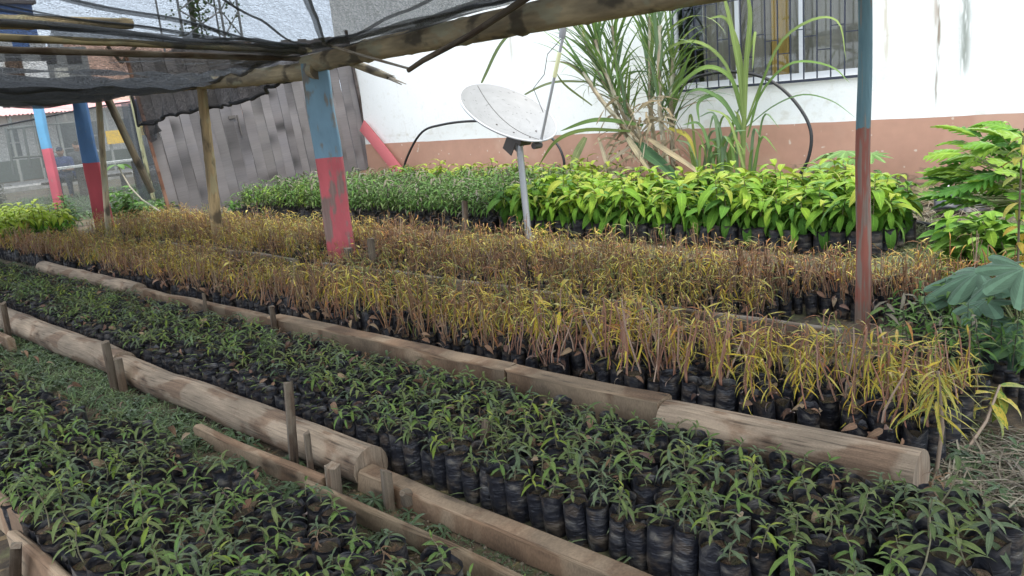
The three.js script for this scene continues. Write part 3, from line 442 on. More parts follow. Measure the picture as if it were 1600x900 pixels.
  { const X5 = -84, a = onX(52, 20, X5), b = onX(-90, 20, X5), h5 = thing('blue_building', 'tall building with a deep blue sheet wall at the upper left corner', 'building'); mesh('wall', boxOf(X5 - 8, X5, 0, onX(20, 6, X5).y, Math.min(a.z, b.z), Math.max(a.z, b.z)).geo(), wallMat(0.07, 0.14, 0.32), h5); const t = onX(20, 6, X5).y; mesh('roof', boxOf(X5 - 8.3, X5 + 0.4, t + 0.003, t + 0.3, Math.min(a.z, b.z) - 0.3, Math.max(a.z, b.z)).geo(), wallMat(0.1, 0.1, 0.11), h5); }
  // lattice pylon with creepers
  const X6 = -58, py = thing('lattice_pylon', 'grey steel lattice pylon overgrown with creepers above the brick building', 'pylon');
  { const zz = [282, 318, 347, 374].map((p) => onX(p, 30, X6).z), st = P({ color: rgb(0.2, 0.21, 0.22), roughness: 0.6, metalness: 0.3 });
    for (const z of [zz[0], zz[2], zz[3]]) for (const dx of [0, -3.4]) mesh('leg', new MB().tube([V(X6 + dx, 0, z), V(X6 + dx, 19, z)], dx ? 0.07 : 0.09, 6).geo(), st, py);
    mesh('mast', new MB().tube([V(X6 - 1.6, 0, zz[1]), V(X6 - 1.6, 19, zz[1])], 0.22, 8, { noise: 0.3 }).geo(), P({ color: rgb(0.12, 0.13, 0.11) }), py);
    for (let k = 0; k < 10; k++) { const y = 0.5 + k * 1.85; for (const [za, zb] of [[zz[0], zz[2]], [zz[2], zz[3]]]) { mesh('brace', new MB().tube([V(X6, y, za), V(X6, y + 1.85, zb)], 0.055, 5).geo(), st, py); mesh('brace', new MB().tube([V(X6, y + 1.85, za), V(X6, y, zb)], 0.055, 5).geo(), st, py); } }
    const cr = new MB(), lf = blade(0.34, 0.2, 0.8, 0.2, 2); for (let k = 0; k < 1500; k++) { const z = (rnd() < 0.6 ? zz[1] : pick(zz)) + rr(-0.5, 0.5) * (rnd() + 0.4), y = 19 * Math.pow(rnd(), 0.7); cr.append(lf, new THREE.Matrix4().compose(V(X6 + rr(-2, 0.4), y, z), new THREE.Quaternion().setFromEuler(new THREE.Euler(rr(-1, 1), rr(0, 6.3), rr(-0.6, 0.6))), V(1, 1, 1)), [0.08 * rr(0.7, 1.6), 0.17 * rr(0.7, 1.5), 0.04]); }
    const c = mesh('creeper', cr.geo(), leafVC, py); tag(c, null, null, null, 'stuff'); }
  // pole frame of an old gate
  const fr = thing('pole_frame', 'thin grey pole frame of a fence standing before the roadside house', 'fence');
  { const XF = -24, st = P({ color: rgb(0.10, 0.11, 0.10), roughness: 0.7 }), L = (a, b, r = 0.035) => mesh('frame_pole', new MB().tube([onX(...a, XF), onX(...b, XF)], r, 6).geo(), st, fr); L([9, 200], [22, 272]); L([36, 198], [48, 262]); L([53, 180], [70, 262]); L([16, 184], [19, 202], 0.025); L([9, 202], [58, 196]); L([18, 247], [70, 243], 0.03); L([58, 196], [140, 190], 0.02); L([132, 190], [140, 235], 0.03); }
  // table and bench with two people
  const XT = -22, tA = onX(90, 262, XT), tB = onX(222, 247, XT), ty = (tA.y + tB.y) / 2;
  const tb = thing('roadside_table', 'pale topped table on a stump where two people sit beyond the side net', 'table');
  mesh('tabletop', boxOf(XT - 0.55, XT, ty - 0.05, ty, tB.z, tA.z).geo(), wallMat(0.5, 0.52, 0.5), tb);
  { const c = onX(136, 290, XT - 0.25); mesh('leg', new MB().tube([V(c.x, 0, c.z), V(c.x, ty - 0.05, c.z)], 0.2, 10, { noise: 0.2 }).geo(), M.dark, tb); const d = onX(215, 285, XT - 0.25); mesh('leg', new MB().tube([V(d.x, 0, d.z), V(d.x, ty - 0.05, d.z)], 0.07, 8).geo(), M.dark, tb); }
  const bn = thing('bench', 'dark bench the two people sit on behind the pale table', 'bench'); mesh('seat', boxOf(XT - 1.2, XT - 0.85, 0.42, 0.48, tB.z, tA.z + 0.1).geo(), M.dark, bn); for (const z of [tB.z + 0.2, tA.z - 0.2]) mesh('leg', boxOf(XT - 1.1, XT - 0.95, 0, 0.42, z - 0.05, z + 0.05).geo(), M.dark, bn);
  // seated figures: one continuous body from a smooth field, clothes as separate skins
  const capd = (p, a, b, ra, rb) => { const ax = b[0] - a[0], ay = b[1] - a[1], az = b[2] - a[2], px = p[0] - a[0], py = p[1] - a[1], pz = p[2] - a[2], t = clamp((px * ax + py * ay + pz * az) / (ax * ax + ay * ay + az * az || 1e-9)); return Math.hypot(px - ax * t, py - ay * t, pz - az * t) - lerp(ra, rb, t); };
  function field(bones, c, S, res, k = 0.025) {
    const mc = new MarchingCubes(res, new THREE.MeshBasicMaterial(), false, false, 60000); mc.isolation = 0;
    for (let z = 0; z < res; z++) for (let y = 0; y < res; y++) for (let x = 0; x < res; x++) { const q = [(x - res / 2) / (res / 2) * S + c[0], (y - res / 2) / (res / 2) * S + c[1], (z - res / 2) / (res / 2) * S + c[2]]; let s = 0; for (const b of bones) { const d = capd(q, ...b); if (d < 0.25) s += Math.exp(-d / k); } mc.field[x + y * res + z * res * res] = s > 0 ? k * Math.log(s) : -1; }
    mc.update(); const g = new THREE.BufferGeometry(), n = mc.count, pos = new Float32Array(n * 3); for (let q = 0; q < n; q++) for (let w = 0; w < 3; w++) pos[q * 3 + w] = mc.positionArray[q * 3 + w] * S + c[w];
    g.setAttribute('position', new THREE.BufferAttribute(pos, 3)); g.setAttribute('normal', new THREE.BufferAttribute(new Float32Array(mc.normalArray.slice(0, n * 3)), 3)); return g;
  }
  function person(label, at, face, s, shirtC, pantC, hairC, cap, lean) { // faces +x, seat at y 0.48
    const o = thing('person', label, 'person', at, face); o.scale.setScalar(s);
    const sk = P({ color: rgb(0.24, 0.13, 0.085), roughness: 0.6 }), B = [];
    const hip = [0, 0.56, 0], chest = [0.04 + lean, 0.88, 0], neck = [0.06 + lean, 1.08, 0], head = [0.10 + lean, 1.24, 0];
    B.push([hip, chest, 0.13, 0.15], [chest, neck, 0.12, 0.055], [[chest[0], 1.0, -0.15], [chest[0], 1.0, 0.15], 0.075, 0.075], [neck, [head[0] - 0.02, 1.16, 0], 0.052, 0.055], [[head[0], 1.2, 0], [head[0] - 0.02, 1.27, 0], 0.075, 0.088], [[head[0] + 0.085, 1.22, 0], [head[0] + 0.095, 1.2, 0], 0.013, 0.016], [[head[0], 1.225, -0.085], [head[0], 1.225, 0.085], 0.02, 0.02]);
    const arms = [], legs = [];
    for (const q of [-1, 1]) { const sh = [chest[0], 1.0, q * 0.19], el = [chest[0] + 0.08, 0.75, q * 0.25], wr = [chest[0] + 0.3, 0.74, q * 0.12]; arms.push([sh, el, 0.055, 0.043], [el, wr, 0.042, 0.03]); const kn = [0.46, 0.53, q * 0.13], an = [0.44, 0.1, q * 0.13]; legs.push([[0, 0.55, q * 0.09], kn, 0.09, 0.062], [kn, an, 0.06, 0.042], [an, [0.58, 0.04, q * 0.14], 0.04, 0.034]);
      B.push([wr, [wr[0] + 0.08, 0.745, wr[2] - q * 0.02], 0.03, 0.032]); for (let f = 0; f < 5; f++) { const b0 = [wr[0] + 0.085 - (f === 4 ? 0.05 : 0), 0.745, wr[2] - q * 0.02 + (f === 4 ? -q * 0.035 : (f - 1.5) * 0.02)], l = [0.06, 0.068, 0.064, 0.05, 0.045][f]; B.push([b0, [b0[0] + l * 0.6, 0.745, b0[2] - (f === 4 ? q * 0.02 : 0)], 0.0095, 0.009], [[b0[0] + l * 0.6, 0.745, b0[2] - (f === 4 ? q * 0.02 : 0)], [b0[0] + l, 0.73, b0[2] - (f === 4 ? q * 0.02 : 0)], 0.009, 0.008]); } }
    mesh('body', field([...B, ...arms, ...legs], [0.2, 0.68, 0], 0.7, 110, 0.012), sk, o);
    const inf = (l, e) => l.map(([a, b, r, t]) => [a, b, r + e, t + e]);
    mesh('shirt', field(inf([B[0], B[1], B[2], arms[0], arms[2]], 0.014), [0.1, 0.82, 0], 0.45, 64, 0.02), P({ color: rgb(...shirtC), roughness: 0.9 }), o);
    mesh('trousers', field(inf([[[0, 0.6, 0], [0, 0.54, 0], 0.13, 0.13], legs[0], legs[1], legs[3], legs[4]], 0.014), [0.22, 0.4, 0], 0.45, 64, 0.02), P({ color: rgb(...pantC), roughness: 0.9 }), o);
    const hb = [[[head[0] - 0.035, 1.265, 0], [head[0] - 0.01, 1.285, 0], 0.085, 0.084]]; if (cap) hb.push([[head[0] + 0.06, 1.285, -0.03], [head[0] + 0.15, 1.275, -0.02], 0.02, 0.008], [[head[0] + 0.06, 1.285, 0.03], [head[0] + 0.15, 1.275, 0.02], 0.02, 0.008]);
    mesh(cap ? 'cap' : 'hair', field(hb, [head[0], 1.25, 0], 0.22, 40, 0.01), P({ color: rgb(...hairC), roughness: 0.9 }), o); return o;
  }
  const p1 = onX(94, 222, XT - 0.95), p2 = onX(116, 219, XT - 0.95);
  person('person in a dark cap and navy shirt seated at the roadside table, left one', [XT - 1.05, 0.02, p1.z], -0.5, 0.97, [0.03, 0.05, 0.13], [0.05, 0.06, 0.1], [0.02, 0.025, 0.045], true, 0.05);
  person('person with bare dark hair and grey shirt seated at the roadside table, right one', [XT - 1.05, 0.02, p2.z], 0.15, 1.05, [0.06, 0.065, 0.07], [0.05, 0.1, 0.3], [0.015, 0.012, 0.01], false, 0.02);
}

// ------------------------------------------------------------------ satellite dish
{
  const c = onZ(795, 174, -6.1), n = V(0.572, 0.82, 0.03).normalize(), up = V(0, 1, 0).addScaledVector(n, -n.y).normalize(), dn = up.clone().negate(), sd = V(0, 0, 0).crossVectors(n, up);
  const d = thing('satellite_dish', 'white satellite dish on a galvanised pole among the cuttings', 'satellite dish', [-5.65, 0, -6.1]), o = V(-5.65, 0, -6.1);
  const loc = (a, b, s) => c.clone().addScaledVector(n, a).addScaledVector(dn, b).addScaledVector(sd, s).sub(o);
  const prof = []; for (let k = 0; k <= 14; k++) { const r = k / 14; prof.push([r, 0.11 * r * r - 0.11]); } prof.push([1.02, 0.004], [1.03, -0.012], [1.015, -0.02]); for (let k = 14; k >= 0; k--) { const r = k / 14; prof.push([r * 0.99, 0.11 * r * r - 0.122]); }
  const g = new MB(), N = 64; g.loft(prof.map(([r, h]) => { const ring = []; for (let k = 0; k < N; k++) { const a = k / N * 6.2832; ring.push(loc(h, 0.52 * r * Math.cos(a), 0.5 * r * Math.sin(a))); } return ring; }), (j, k) => [k / N * 3, j / 8], false);
  const dt = tex(256, 256, (u, v) => { const a = fbm(u * 6, v * 6, 0, 5, 6, 6), s = sstep(0.72, 0.78, fbm(u * 20, v * 20, 4, 3, 20, 20)); return [0.56, 0.56, 0.555].map((q) => q * (0.94 + 0.1 * (a - 0.5)) - s * 0.12); });
  mesh('reflector', g.geo(), P({ map: dt, roughness: 0.5 }), d);
  const rm = []; for (let k = 0; k <= N; k++) { const a = k / N * 6.2832; rm.push(loc(-0.004, 0.534 * Math.cos(a), 0.513 * Math.sin(a))); } mesh('rim', new MB().tube(rm, 0.011, 6, { caps: false }).geo(), P({ color: rgb(0.42, 0.43, 0.45), roughness: 0.5 }), d);
  const sm = []; for (let k = 0; k <= 20; k++) { const r = lerp(-0.98, 0.98, k / 20); sm.push(loc(0.11 * r * r - 0.1085, 0.52 * r, 0.02)); } mesh('seam', new MB().tube(sm, 0.0035, 4).geo(), M.rust, d);
  for (const [b, s] of [[0.26, 0.12], [0.3, -0.16], [0.08, 0.2], [0.42, 0.05]]) mesh('bolt', new MB().tube([loc(-0.11 + 0.11 * (b * b + s * s) / 0.29, b, s), loc(-0.1 + 0.11 * (b * b + s * s) / 0.29, b, s)], 0.011, 6).geo(), M.rust, d);
  const p0 = loc(-0.03, 0.53, 0), p1 = loc(1.02, 0.30, 0);
  mesh('feed_arm', new MB().tube([p0, p0.clone().lerp(p1, 0.5), p1], 0.018, 4).geo(), M.galv, d); const q1 = p0.clone().lerp(p1, 0.62), q2 = p0.clone().lerp(p1, 0.84); mesh('arm_sleeve', new MB().tube([q1, q2], 0.0215, 6).geo(), P({ color: rgb(0.6, 0.6, 0.35) }), d);
  const l1 = loc(0.98, 0.30, 0), l2 = loc(1.17, 0.235, 0); mesh('feed_horn', new MB().tube([l1, l1.clone().lerp(l2, 0.4), l1.clone().lerp(l2, 0.45), l2], [0.03, 0.034, 0.024, 0.022], 10).geo(), P({ color: rgb(0.2, 0.2, 0.21), roughness: 0.6 }), d); mesh('horn_cap', new MB().tube([l2, loc(1.185, 0.215, 0)], [0.032, 0.028], 8).geo(), M.rust, d);
  mesh('cable', new MB().tube([l1, loc(0.78, 0.24, 0.04), loc(0.6, 0.3, 0.05), loc(0.4, 0.22, 0.03), loc(0.25, 0.42, 0)], 0.004, 4).geo(), M.black, d);
  const pt = onZ(811, 222, -6.1).sub(o); mesh('pole', new MB().tube([V(0, 0, 0), V(pt.x * 0.5, pt.y * 0.5, 0), V(pt.x, pt.y + 0.04, 0)], 0.036, 12).geo(), M.galv, d);
  const br = new MB(); const bm = new THREE.Matrix4().makeBasis(sd, n, up).setPosition(loc(-0.15, 0.18, 0)); br.box(0, 0.0, 0, 0.16, 0.05, 0.36, bm); mesh('bracket', br.geo(), M.rust, d); for (const s of [-1, 1]) { const b2 = new MB(); b2.box(s * 0.062, -0.09, -0.04, 0.012, 0.2, 0.14, bm); mesh('bracket_ear', b2.geo(), M.rust, d); } mesh('arm_clamp', new MB().tube([loc(-0.08, 0.5, -0.05), loc(-0.08, 0.5, 0.05)], 0.035, 8).geo(), M.rust, d);
}
// ------------------------------------------------------------------ hoses along the house wall
{
  const cv = (pts) => new THREE.CatmullRomCurve3(pts).getPoints(48);
  const h1 = mesh('irrigation_hose', new MB().tube(cv([onZ(628, 275, -9.75), onZ(636, 246, -9.72), onZ(660, 206, -9.7), onZ(690, 195, -9.7), onZ(750, 189, -9.68), onZ(830, 197, -9.7), onZ(868, 222, -9.7), onZ(881, 250, -9.7), onZ(880, 285, -9.72)]), 0.021, 8).geo(), M.black); tag(h1, 'black hose arching over the terracotta base behind the dish', 'hose');
  const h2 = mesh('irrigation_hose', new MB().tube(cv([onZ(1060, 140, -9.6), onZ(1085, 122, -9.55), onZ(1145, 112, -9.5), onZ(1200, 124, -9.45), onZ(1243, 160, -9.45), onZ(1267, 205, -9.45), onZ(1262, 250, -9.45), onZ(1240, 285, -9.45), onZ(1215, 306, -9.4)]), 0.021, 8).geo(), M.black); tag(h2, 'black hose bowed in a wide arc below the barred window', 'hose');
  const h3 = mesh('irrigation_hose', new MB().tube(cv([onY(1405, 340, 0.03), onY(1440, 350, 0.04), onY(1478, 357, 0.03), onY(1520, 372, 0.03)]), 0.028, 8, { noise: 0.08 }).geo(), M.black); tag(h3, 'short length of dark hose lying on the dirt right of the seedlings', 'hose');
}
// ------------------------------------------------------------------ timber edging of the beds, and stakes
{
  const edge = (name, geo, mat, x, z, y, ry, label, cat) => { const o = thing(name, label, cat, [x, y, z], ry); mesh(name === 'log_edging' ? 'log' : 'board', geo.geo(), mat, o); return o; };
  const XP = (px, py, z) => onZ(px, py, z).x, Z2 = -2.74, P2 = [[66, 401], [215, 437], [428, 490], [800, 578], [1040, 637], [1440, 728]].map(([a, b]) => XP(a, b, Z2));
  edge('log_edging', log(3.9, 0.098, 0.088, { bend: 0.06, seed: 3 }), M.log, -9.05, -1.70, 0, 0.012, 'round log edging at the left frame edge along the middle bed', 'log');
  edge('log_edging', log(2.56, 0.084, 0.086, { bend: 0.05, seed: 11 }), M.log, -5.16, -1.72, 0, 0.008, 'thick round log ending beside the squared beam, near edge of the middle bed', 'log');
  edge('timber_edging', timber(1.95, 0.10, 0.085, { warp: 0.016, seed: 5 }), M.plank2, -2.6, -1.70, -0.005, 0.0, 'squared beam with a knot along the near edge of the middle bed', 'timber');
  edge('log_edging', log(P2[1] - P2[0], 0.085, 0.08, { bend: 0.08, seed: 21 }), M.log, P2[0], Z2, 0.02, 0, 'far pale log at the left end of the edging between green and dry beds', 'log');
  edge('timber_edging', timber(P2[2] - P2[1] - 0.02, 0.15, 0.06, { warp: 0.05, seed: 25 }), M.plank, P2[1] + 0.01, Z2, 0, 0, 'thin timber between the far pale log and the squared timber', 'timber');
  edge('timber_edging', timber(P2[3] - P2[2] - 0.02, 0.175, 0.12, { warp: 0.03, seed: 31 }), M.plank2, P2[2] + 0.01, Z2, 0, 0.0, 'long squared timber along the middle of the dry bed front', 'timber');
  edge('timber_edging', timber(P2[4] - P2[3] - 0.02, 0.18, 0.11, { warp: 0.03, seed: 37 }), M.plank, P2[3] + 0.01, Z2, 0, 0.012, 'short mossy timber joining the thick log at the dry bed front', 'timber');
  edge('log_edging', log(P2[5] - P2[4], 0.092, 0.098, { bend: 0.03, seed: 41 }), M.log, P2[4], Z2, 0, 0, 'thick log at the right end of the dry bed front', 'log');
  edge('timber_edging', timber(3.2, 0.16, 0.05, { warp: 0.05, seed: 43 }), M.greyWood, -10.2, -4.12, 0, 0, 'weathered board left of the blue post between the two dry beds', 'timber');
  edge('timber_edging', timber(2.2, 0.15, 0.05, { warp: 0.05, seed: 45 }), M.greyWood, -6.5, -4.12, 0, 0.01, 'weathered board right of the blue post between the two dry beds', 'timber');
  edge('timber_edging', timber(2.6, 0.15, 0.05, { warp: 0.03, seed: 47 }), M.greyWood, -4.2, -4.12, 0, 0, 'weathered board behind cuttings just left of the round post', 'timber');
  edge('timber_edging', timber(1.06, 0.095, 0.05, { warp: 0.06, seed: 51 }), M.plank2, -3.72, -1.53, 0, 0.02, 'bowed thin board at the far corner of the nearest bed', 'timber');
  edge('timber_edging', timber(1.9, 0.09, 0.035, { warp: 0.03, seed: 53 }), M.plank3, -2.72, -1.5, 0, 0.01, 'board slanting to the bottom edge on the nearest bed', 'timber');
  edge('timber_edging', timber(0.5, 0.12, 0.05, { warp: 0.04, seed: 55 }), M.plank, -7.2, -1.5, 0, 0, 'stub of board at the left frame edge in the mossy path', 'timber');
  edge('timber_edging', timber(0.95, 0.17, 0.045, { warp: 0.03, seed: 57 }), M.plank2, -4.18, -0.62, 0, 0.02, 'upper of the two boards in the bottom left corner', 'timber');
  edge('timber_edging', timber(0.9, 0.15, 0.045, { warp: 0.03, seed: 59 }), M.plank2, -3.2, -0.585, 0, 0.02, 'lower board in the bottom left corner', 'timber');
  const stake = (bx, by, tx, ty, z, w, label, mat = M.stake, flat = true) => { const a = onZ(bx, by, z), b = onZ(tx, ty, z); a.y = -0.02; const s = b.distanceTo(a), dir = b.clone().sub(a).normalize(); const rings = []; for (let k = 0; k <= 6; k++) { const t = k / 6, r = w / 2 * (1 + 0.15 * (vnoise(k * 0.9 + bx, 2.5) - 0.5)), q = []; const n = flat ? 4 : 9; for (let i = 0; i < n; i++) { const an = (i + 0.5) / n * 6.2832 + 0.6; q.push(a.clone().addScaledVector(dir, t * s + (k === 6 ? rr(-0.012, 0.012) : 0)).add(V(Math.cos(an) * r * (flat ? 1.35 : 1), 0, Math.sin(an) * r * (flat ? 0.8 : 1)))); } rings.push(q); }
    const o = mesh('wooden_stake', new MB().loft(rings, (j, k) => [j / 6 * s + bx * 0.01, k * w * 0.8]).geo(), mat); tag(o, label, 'stake'); return o; };
  stake(454, 702, 450, 596, -1.6, 0.05, 'tall flat stake against the front of the thick log');
  stake(756, 770, 759, 657, -2.02, 0.034, 'slim stake standing among black bags above the squared beam');
  stake(176, 592, 164, 534, -1.58, 0.05, 'stake in front of the joint of the two logs', M.stake, false);
  stake(192, 604, 184, 560, -1.6, 0.07, 'broad short stake right behind the joint of the two logs');
  stake(12, 525, 4, 474, -1.58, 0.05, 'stake before the log at the left frame edge', M.stake, false);
  stake(482, 722, 479, 676, -1.58, 0.034, 'thin stake between the thick log and the slanting board');
  stake(523, 778, 519, 728, -1.56, 0.062, 'round cut peg behind the slanting board', M.log, false);
  stake(605, 772, 603, 736, -1.635, 0.05, 'short flat peg before the squared beam');
  stake(28, 935, 25, 852, -0.53, 0.055, 'stake in front of the boards in the bottom left corner');
  stake(428, 508, 424, 478, -2.66, 0.05, 'short stake before the left end of the long squared timber');
  stake(322, 492, 318, 458, -2.67, 0.04, 'stake before the thin timber at the dry bed front');
  stake(586, 440, 579, 374, -4.25, 0.075, 'dark stake standing in the cuttings right of the blue post');
  stake(548, 432, 544, 388, -4.38, 0.1, 'split stump at the foot of the blue and red post', M.greyWood);
  stake(730, 400, 726, 314, -5.85, 0.065, 'tall grey stake between the narrow and the broad leaved seedlings');
  stake(1036, 430, 1034, 386, -5.8, 0.06, 'pale cut peg before the broad leaved seedlings', M.log, false);
  stake(955, 440, 957, 368, -5.8, 0.05, 'dark stake below the dry cane leaves', M.dark);
  stake(1322, 655, 1330, 600, -3.3, 0.05, 'short grey stump among bags right of the round post base', M.greyWood, false);
  const kn = new MB(); { const c = onZ(673, 758, -1.71), pts = [V(0, -0.02, 0), V(0.004, 0.01, 0.012), V(0.006, 0.025, 0.03)]; kn.tube(pts.map((q) => q.add(V(-2.28, 0.08, -1.665))), [0.035, 0.026, 0.014], 9, { noise: 0.2 }); const o = scene.children.find((q) => q.userData.label?.startsWith('squared beam')); const m = mesh('knot', kn.geo(), M.stake, o); m.geometry.applyMatrix4(new THREE.Matrix4().makeRotationY(0).setPosition(2.6, 0, 1.70)); }
}
// ------------------------------------------------------------------ litter along the house wall on the right
{
  const p = onY(1479, 341), jug = thing('plastic_jug', 'dark plastic jug lying in the straw by the house wall', 'jug', [p.x, 0.06, p.z]);
  const pr = [[0.0, 0.0], [0.085, 0.0], [0.1, 0.02], [0.1, 0.13], [0.085, 0.17], [0.05, 0.21], [0.03, 0.23], [0.03, 0.27]], g = new MB(); g.loft(pr.map(([r, h]) => { const a = []; for (let k = 0; k < 16; k++) { const t = k / 16 * 6.2832; a.push(V(Math.cos(t) * r * 1.1, h, Math.sin(t) * r * 0.85)); } return a; }), null, true);
  const bd = mesh('body', g.geo(), P({ color: rgb(0.06, 0.062, 0.075), roughness: 0.4 }), jug); bd.rotation.set(-0.75, 0.4, 0.25); const cp = mesh('cap', new MB().tube([V(0, 0.265, 0), V(0, 0.3, 0)], 0.035, 10).geo(), M.white, bd);
  const s = mesh('dry_stick', new MB().tube([onY(1484, 335, 0.02), onZ(1474, 298, -8.55)], [0.014, 0.01], 6).geo(), M.stickPale); tag(s, 'pale dry stick stuck upright behind the dark jug', 'stick');
  const q = onY(1512, 330), bag = mesh('plastic_bag', new MB().sheet(20, 12, (u, v) => { const a = u * 6.283, b = v * 1.57, r = 0.2 * (0.7 + 0.7 * fbm(Math.cos(a) * 2 + 5, Math.sin(a) * 2 + 5, v * 3 + 0.5, 3)); return V(q.x + Math.cos(a) * Math.cos(b) * r, 0.01 + 0.13 * Math.sin(b) * (0.6 + 0.8 * fbm(u * 9, v * 6, 0.5, 3)), q.z + Math.sin(a) * Math.cos(b) * r); }).geo(), M.bag); tag(bag, 'crumpled grey plastic bag half under the big leafed plant by the wall', 'plastic bag');
  const stones = [[1424, 322, 0.15], [1446, 312, 0.17], [1405, 318, 0.11], [1465, 322, 0.10], [1388, 316, 0.12], [1428, 340, 0.05], [1436, 337, 0.05]];
  stones.forEach(([px, py, r], k) => { const c = onY(px, py), m = new MB(); m.sheet(14, 9, (u, v) => { const a = u * 6.2832, b = (v - 0.5) * 3.1416, q2 = r * (0.72 + 0.6 * fbm(Math.cos(a) * Math.cos(b) * 1.8 + 9 + k, Math.sin(b) * 1.8 + 4, Math.sin(a) * Math.cos(b) * 1.8 + 7.5, 3)); return V(c.x + Math.cos(a) * Math.cos(b) * q2 * 1.2, r * 0.35 + Math.sin(b) * q2 * 0.6, c.z + Math.sin(a) * Math.cos(b) * q2); }); const o = mesh('stone', m.geo(), P({ map: groundTex, color: rgb(1.9, 1.9, 1.8), bumpMap: rough2, bumpScale: 0.02 })); tag(o, k < 5 ? 'mossy grey stone at the foot of the house wall right of the seedlings' : 'small pale stone in the straw before the house wall', 'stone', k < 5 ? 'mossy stones along the wall foot' : 'pale stones in the straw'); });
}

// ------------------------------------------------------------------ plants in bags
const Q = new THREE.Quaternion(), E3 = new THREE.Euler();
const mat4 = (p, yaw = 0, pitch = 0, roll = 0, s = 1) => new THREE.Matrix4().compose(p, new THREE.Quaternion().setFromEuler(new THREE.Euler(-pitch, yaw, roll, 'YXZ')), typeof s === 'number' ? V(s, s, s) : s);
function bagGeo(h, r, sd, rimSag) { // thin plastic bag: wrinkled wall, rim folded over, open at the top down to the soil
  const n = 14, rings = [], prof = [[0.9, 0], [1, 0.03], [1.02, h * 0.25], [0.99, h * 0.5], [1.01, h * 0.74], [0.98, h * 0.9], [1.03, h], [1.06, h * 0.985], [0.99, h * 0.97], [0.95, h * 0.86]];
  prof.forEach(([k, y], j) => { const ring = []; for (let i = 0; i < n; i++) { const a = i / n * 6.2832, q = 1 + 0.16 * (fbm(Math.cos(a) * 1.5 + sd, Math.sin(a) * 1.5 + 9, y * 22 + 0.5, 3) - 0.5), up = j >= 5 ? rimSag * (fbm(Math.cos(a) * 1.2 + sd * 3, Math.sin(a) * 1.2 + 4, 0.5, 2) - 0.5) : 0; ring.push(V(Math.cos(a) * r * k * q, y + up, Math.sin(a) * r * k * q)); } rings.push(ring); });
  return new MB().loft(rings, (j, k) => [k / n, prof[j][1] / 0.2], false);
}
function soilGeo(r, y, sd) { const m = new MB(), o = m.vert(0, y + 0.008, 0, 0.5, 0.5), n = 10; for (const k of [0.55, 1]) for (let i = 0; i < n; i++) { const a = i / n * 6.2832; m.vert(Math.cos(a) * r * k, y + 0.012 * (vnoise(i * 0.9 + sd, k * 3) - 0.5) - (k === 1 ? 0.006 : 0), Math.sin(a) * r * k, 0.5 + 0.4 * k * Math.cos(a) + sd, 0.5 + 0.4 * k * Math.sin(a)); } for (let i = 0; i < n; i++) { const a = o + 1 + i, b = o + 1 + (i + 1) % n; m.i.push(o, b, a); m.quad(a, b, b + n, a + n); } return m; }
const BAGS = [1.3, 4.7, 8.1, 12.9, 17.2].map((s, k) => bagGeo(0.172 - 0.01 * (k % 3), 0.042, s, [0.02, 0.035, 0.05, 0.03, 0.07][k]));
const SOILS = [0, 1, 2].map((k) => soilGeo(0.041, 0.147, k * 2.3));
const BIGBAGS = [2.2, 6.6, 9.4].map((s) => bagGeo(0.17, 0.058, s, 0.03)), BIGSOIL = soilGeo(0.056, 0.146, 1.1);
const gcache = new Map(), geoOf = (mb) => { if (!gcache.has(mb)) gcache.set(mb, mb.geo()); return gcache.get(mb); };
const mcache = {}, palMat = (c, kind) => { const k = c.join() + kind; return mcache[k] || (mcache[k] = kind === 'dry' ? P({ color: rgb(...c), map: speckTex, roughness: 0.95, transmission: 0.25, thickness: 0 }) : leafMat(c)); };
const stemMat = (c) => mcache['s' + c.join()] || (mcache['s' + c.join()] = P({ color: rgb(...c), roughness: 0.85 }));
// a plant: stems [{pts, r, c}], leaves [{g, m, c}], kind of leaf surface
function protoThing(pl, bag, soil, whole) {
  const o = new THREE.Group();
  const add = (n, g, m, mx) => { const q = new THREE.Mesh(g, m); q.name = n; q.castShadow = q.receiveShadow = true; if (mx) mx.decompose(q.position, q.quaternion, q.scale); o.add(q); return q; };
  if (bag) { const b = add('bag', geoOf(bag), M.bag); b.rotation.y = rr(0, 6.28); add('soil', geoOf(soil), M.soil); }
  if (whole) { const m = mergedPlant(pl); add('foliage', m, pl.kind === 'dry' ? dryVC : leafVC); return o; }
  for (const s of pl.stems) { if (!s.geo) s.geo = new MB().tube(s.pts, s.r, 5).geo(); add('stem', s.geo, stemMat(s.c)); }
  for (const l of pl.leaves) add('leaf', geoOf(l.g), palMat(l.c, pl.kind), l.m);
  return o;
}
function mergedPlant(pl) {
  if (pl.merged) return pl.merged; const m = new MB();
  for (const s of pl.stems) { m.col = s.c; const b = m.n; m.tube(s.pts, s.r, 4, { caps: false }); for (let k = b; k < m.n; k++) { m.u[k * 2] = 0.3; m.u[k * 2 + 1] = 0.4; } }
  for (const l of pl.leaves) m.append(l.g, l.m, l.c);
  return (pl.merged = m.geo());
}
const inView = (p, m = 30) => { const [x, y, z] = project(p); return z > 0.2 && x > -m && x < 1600 + m && y > -m && y < 900 + m ? z : 0; };
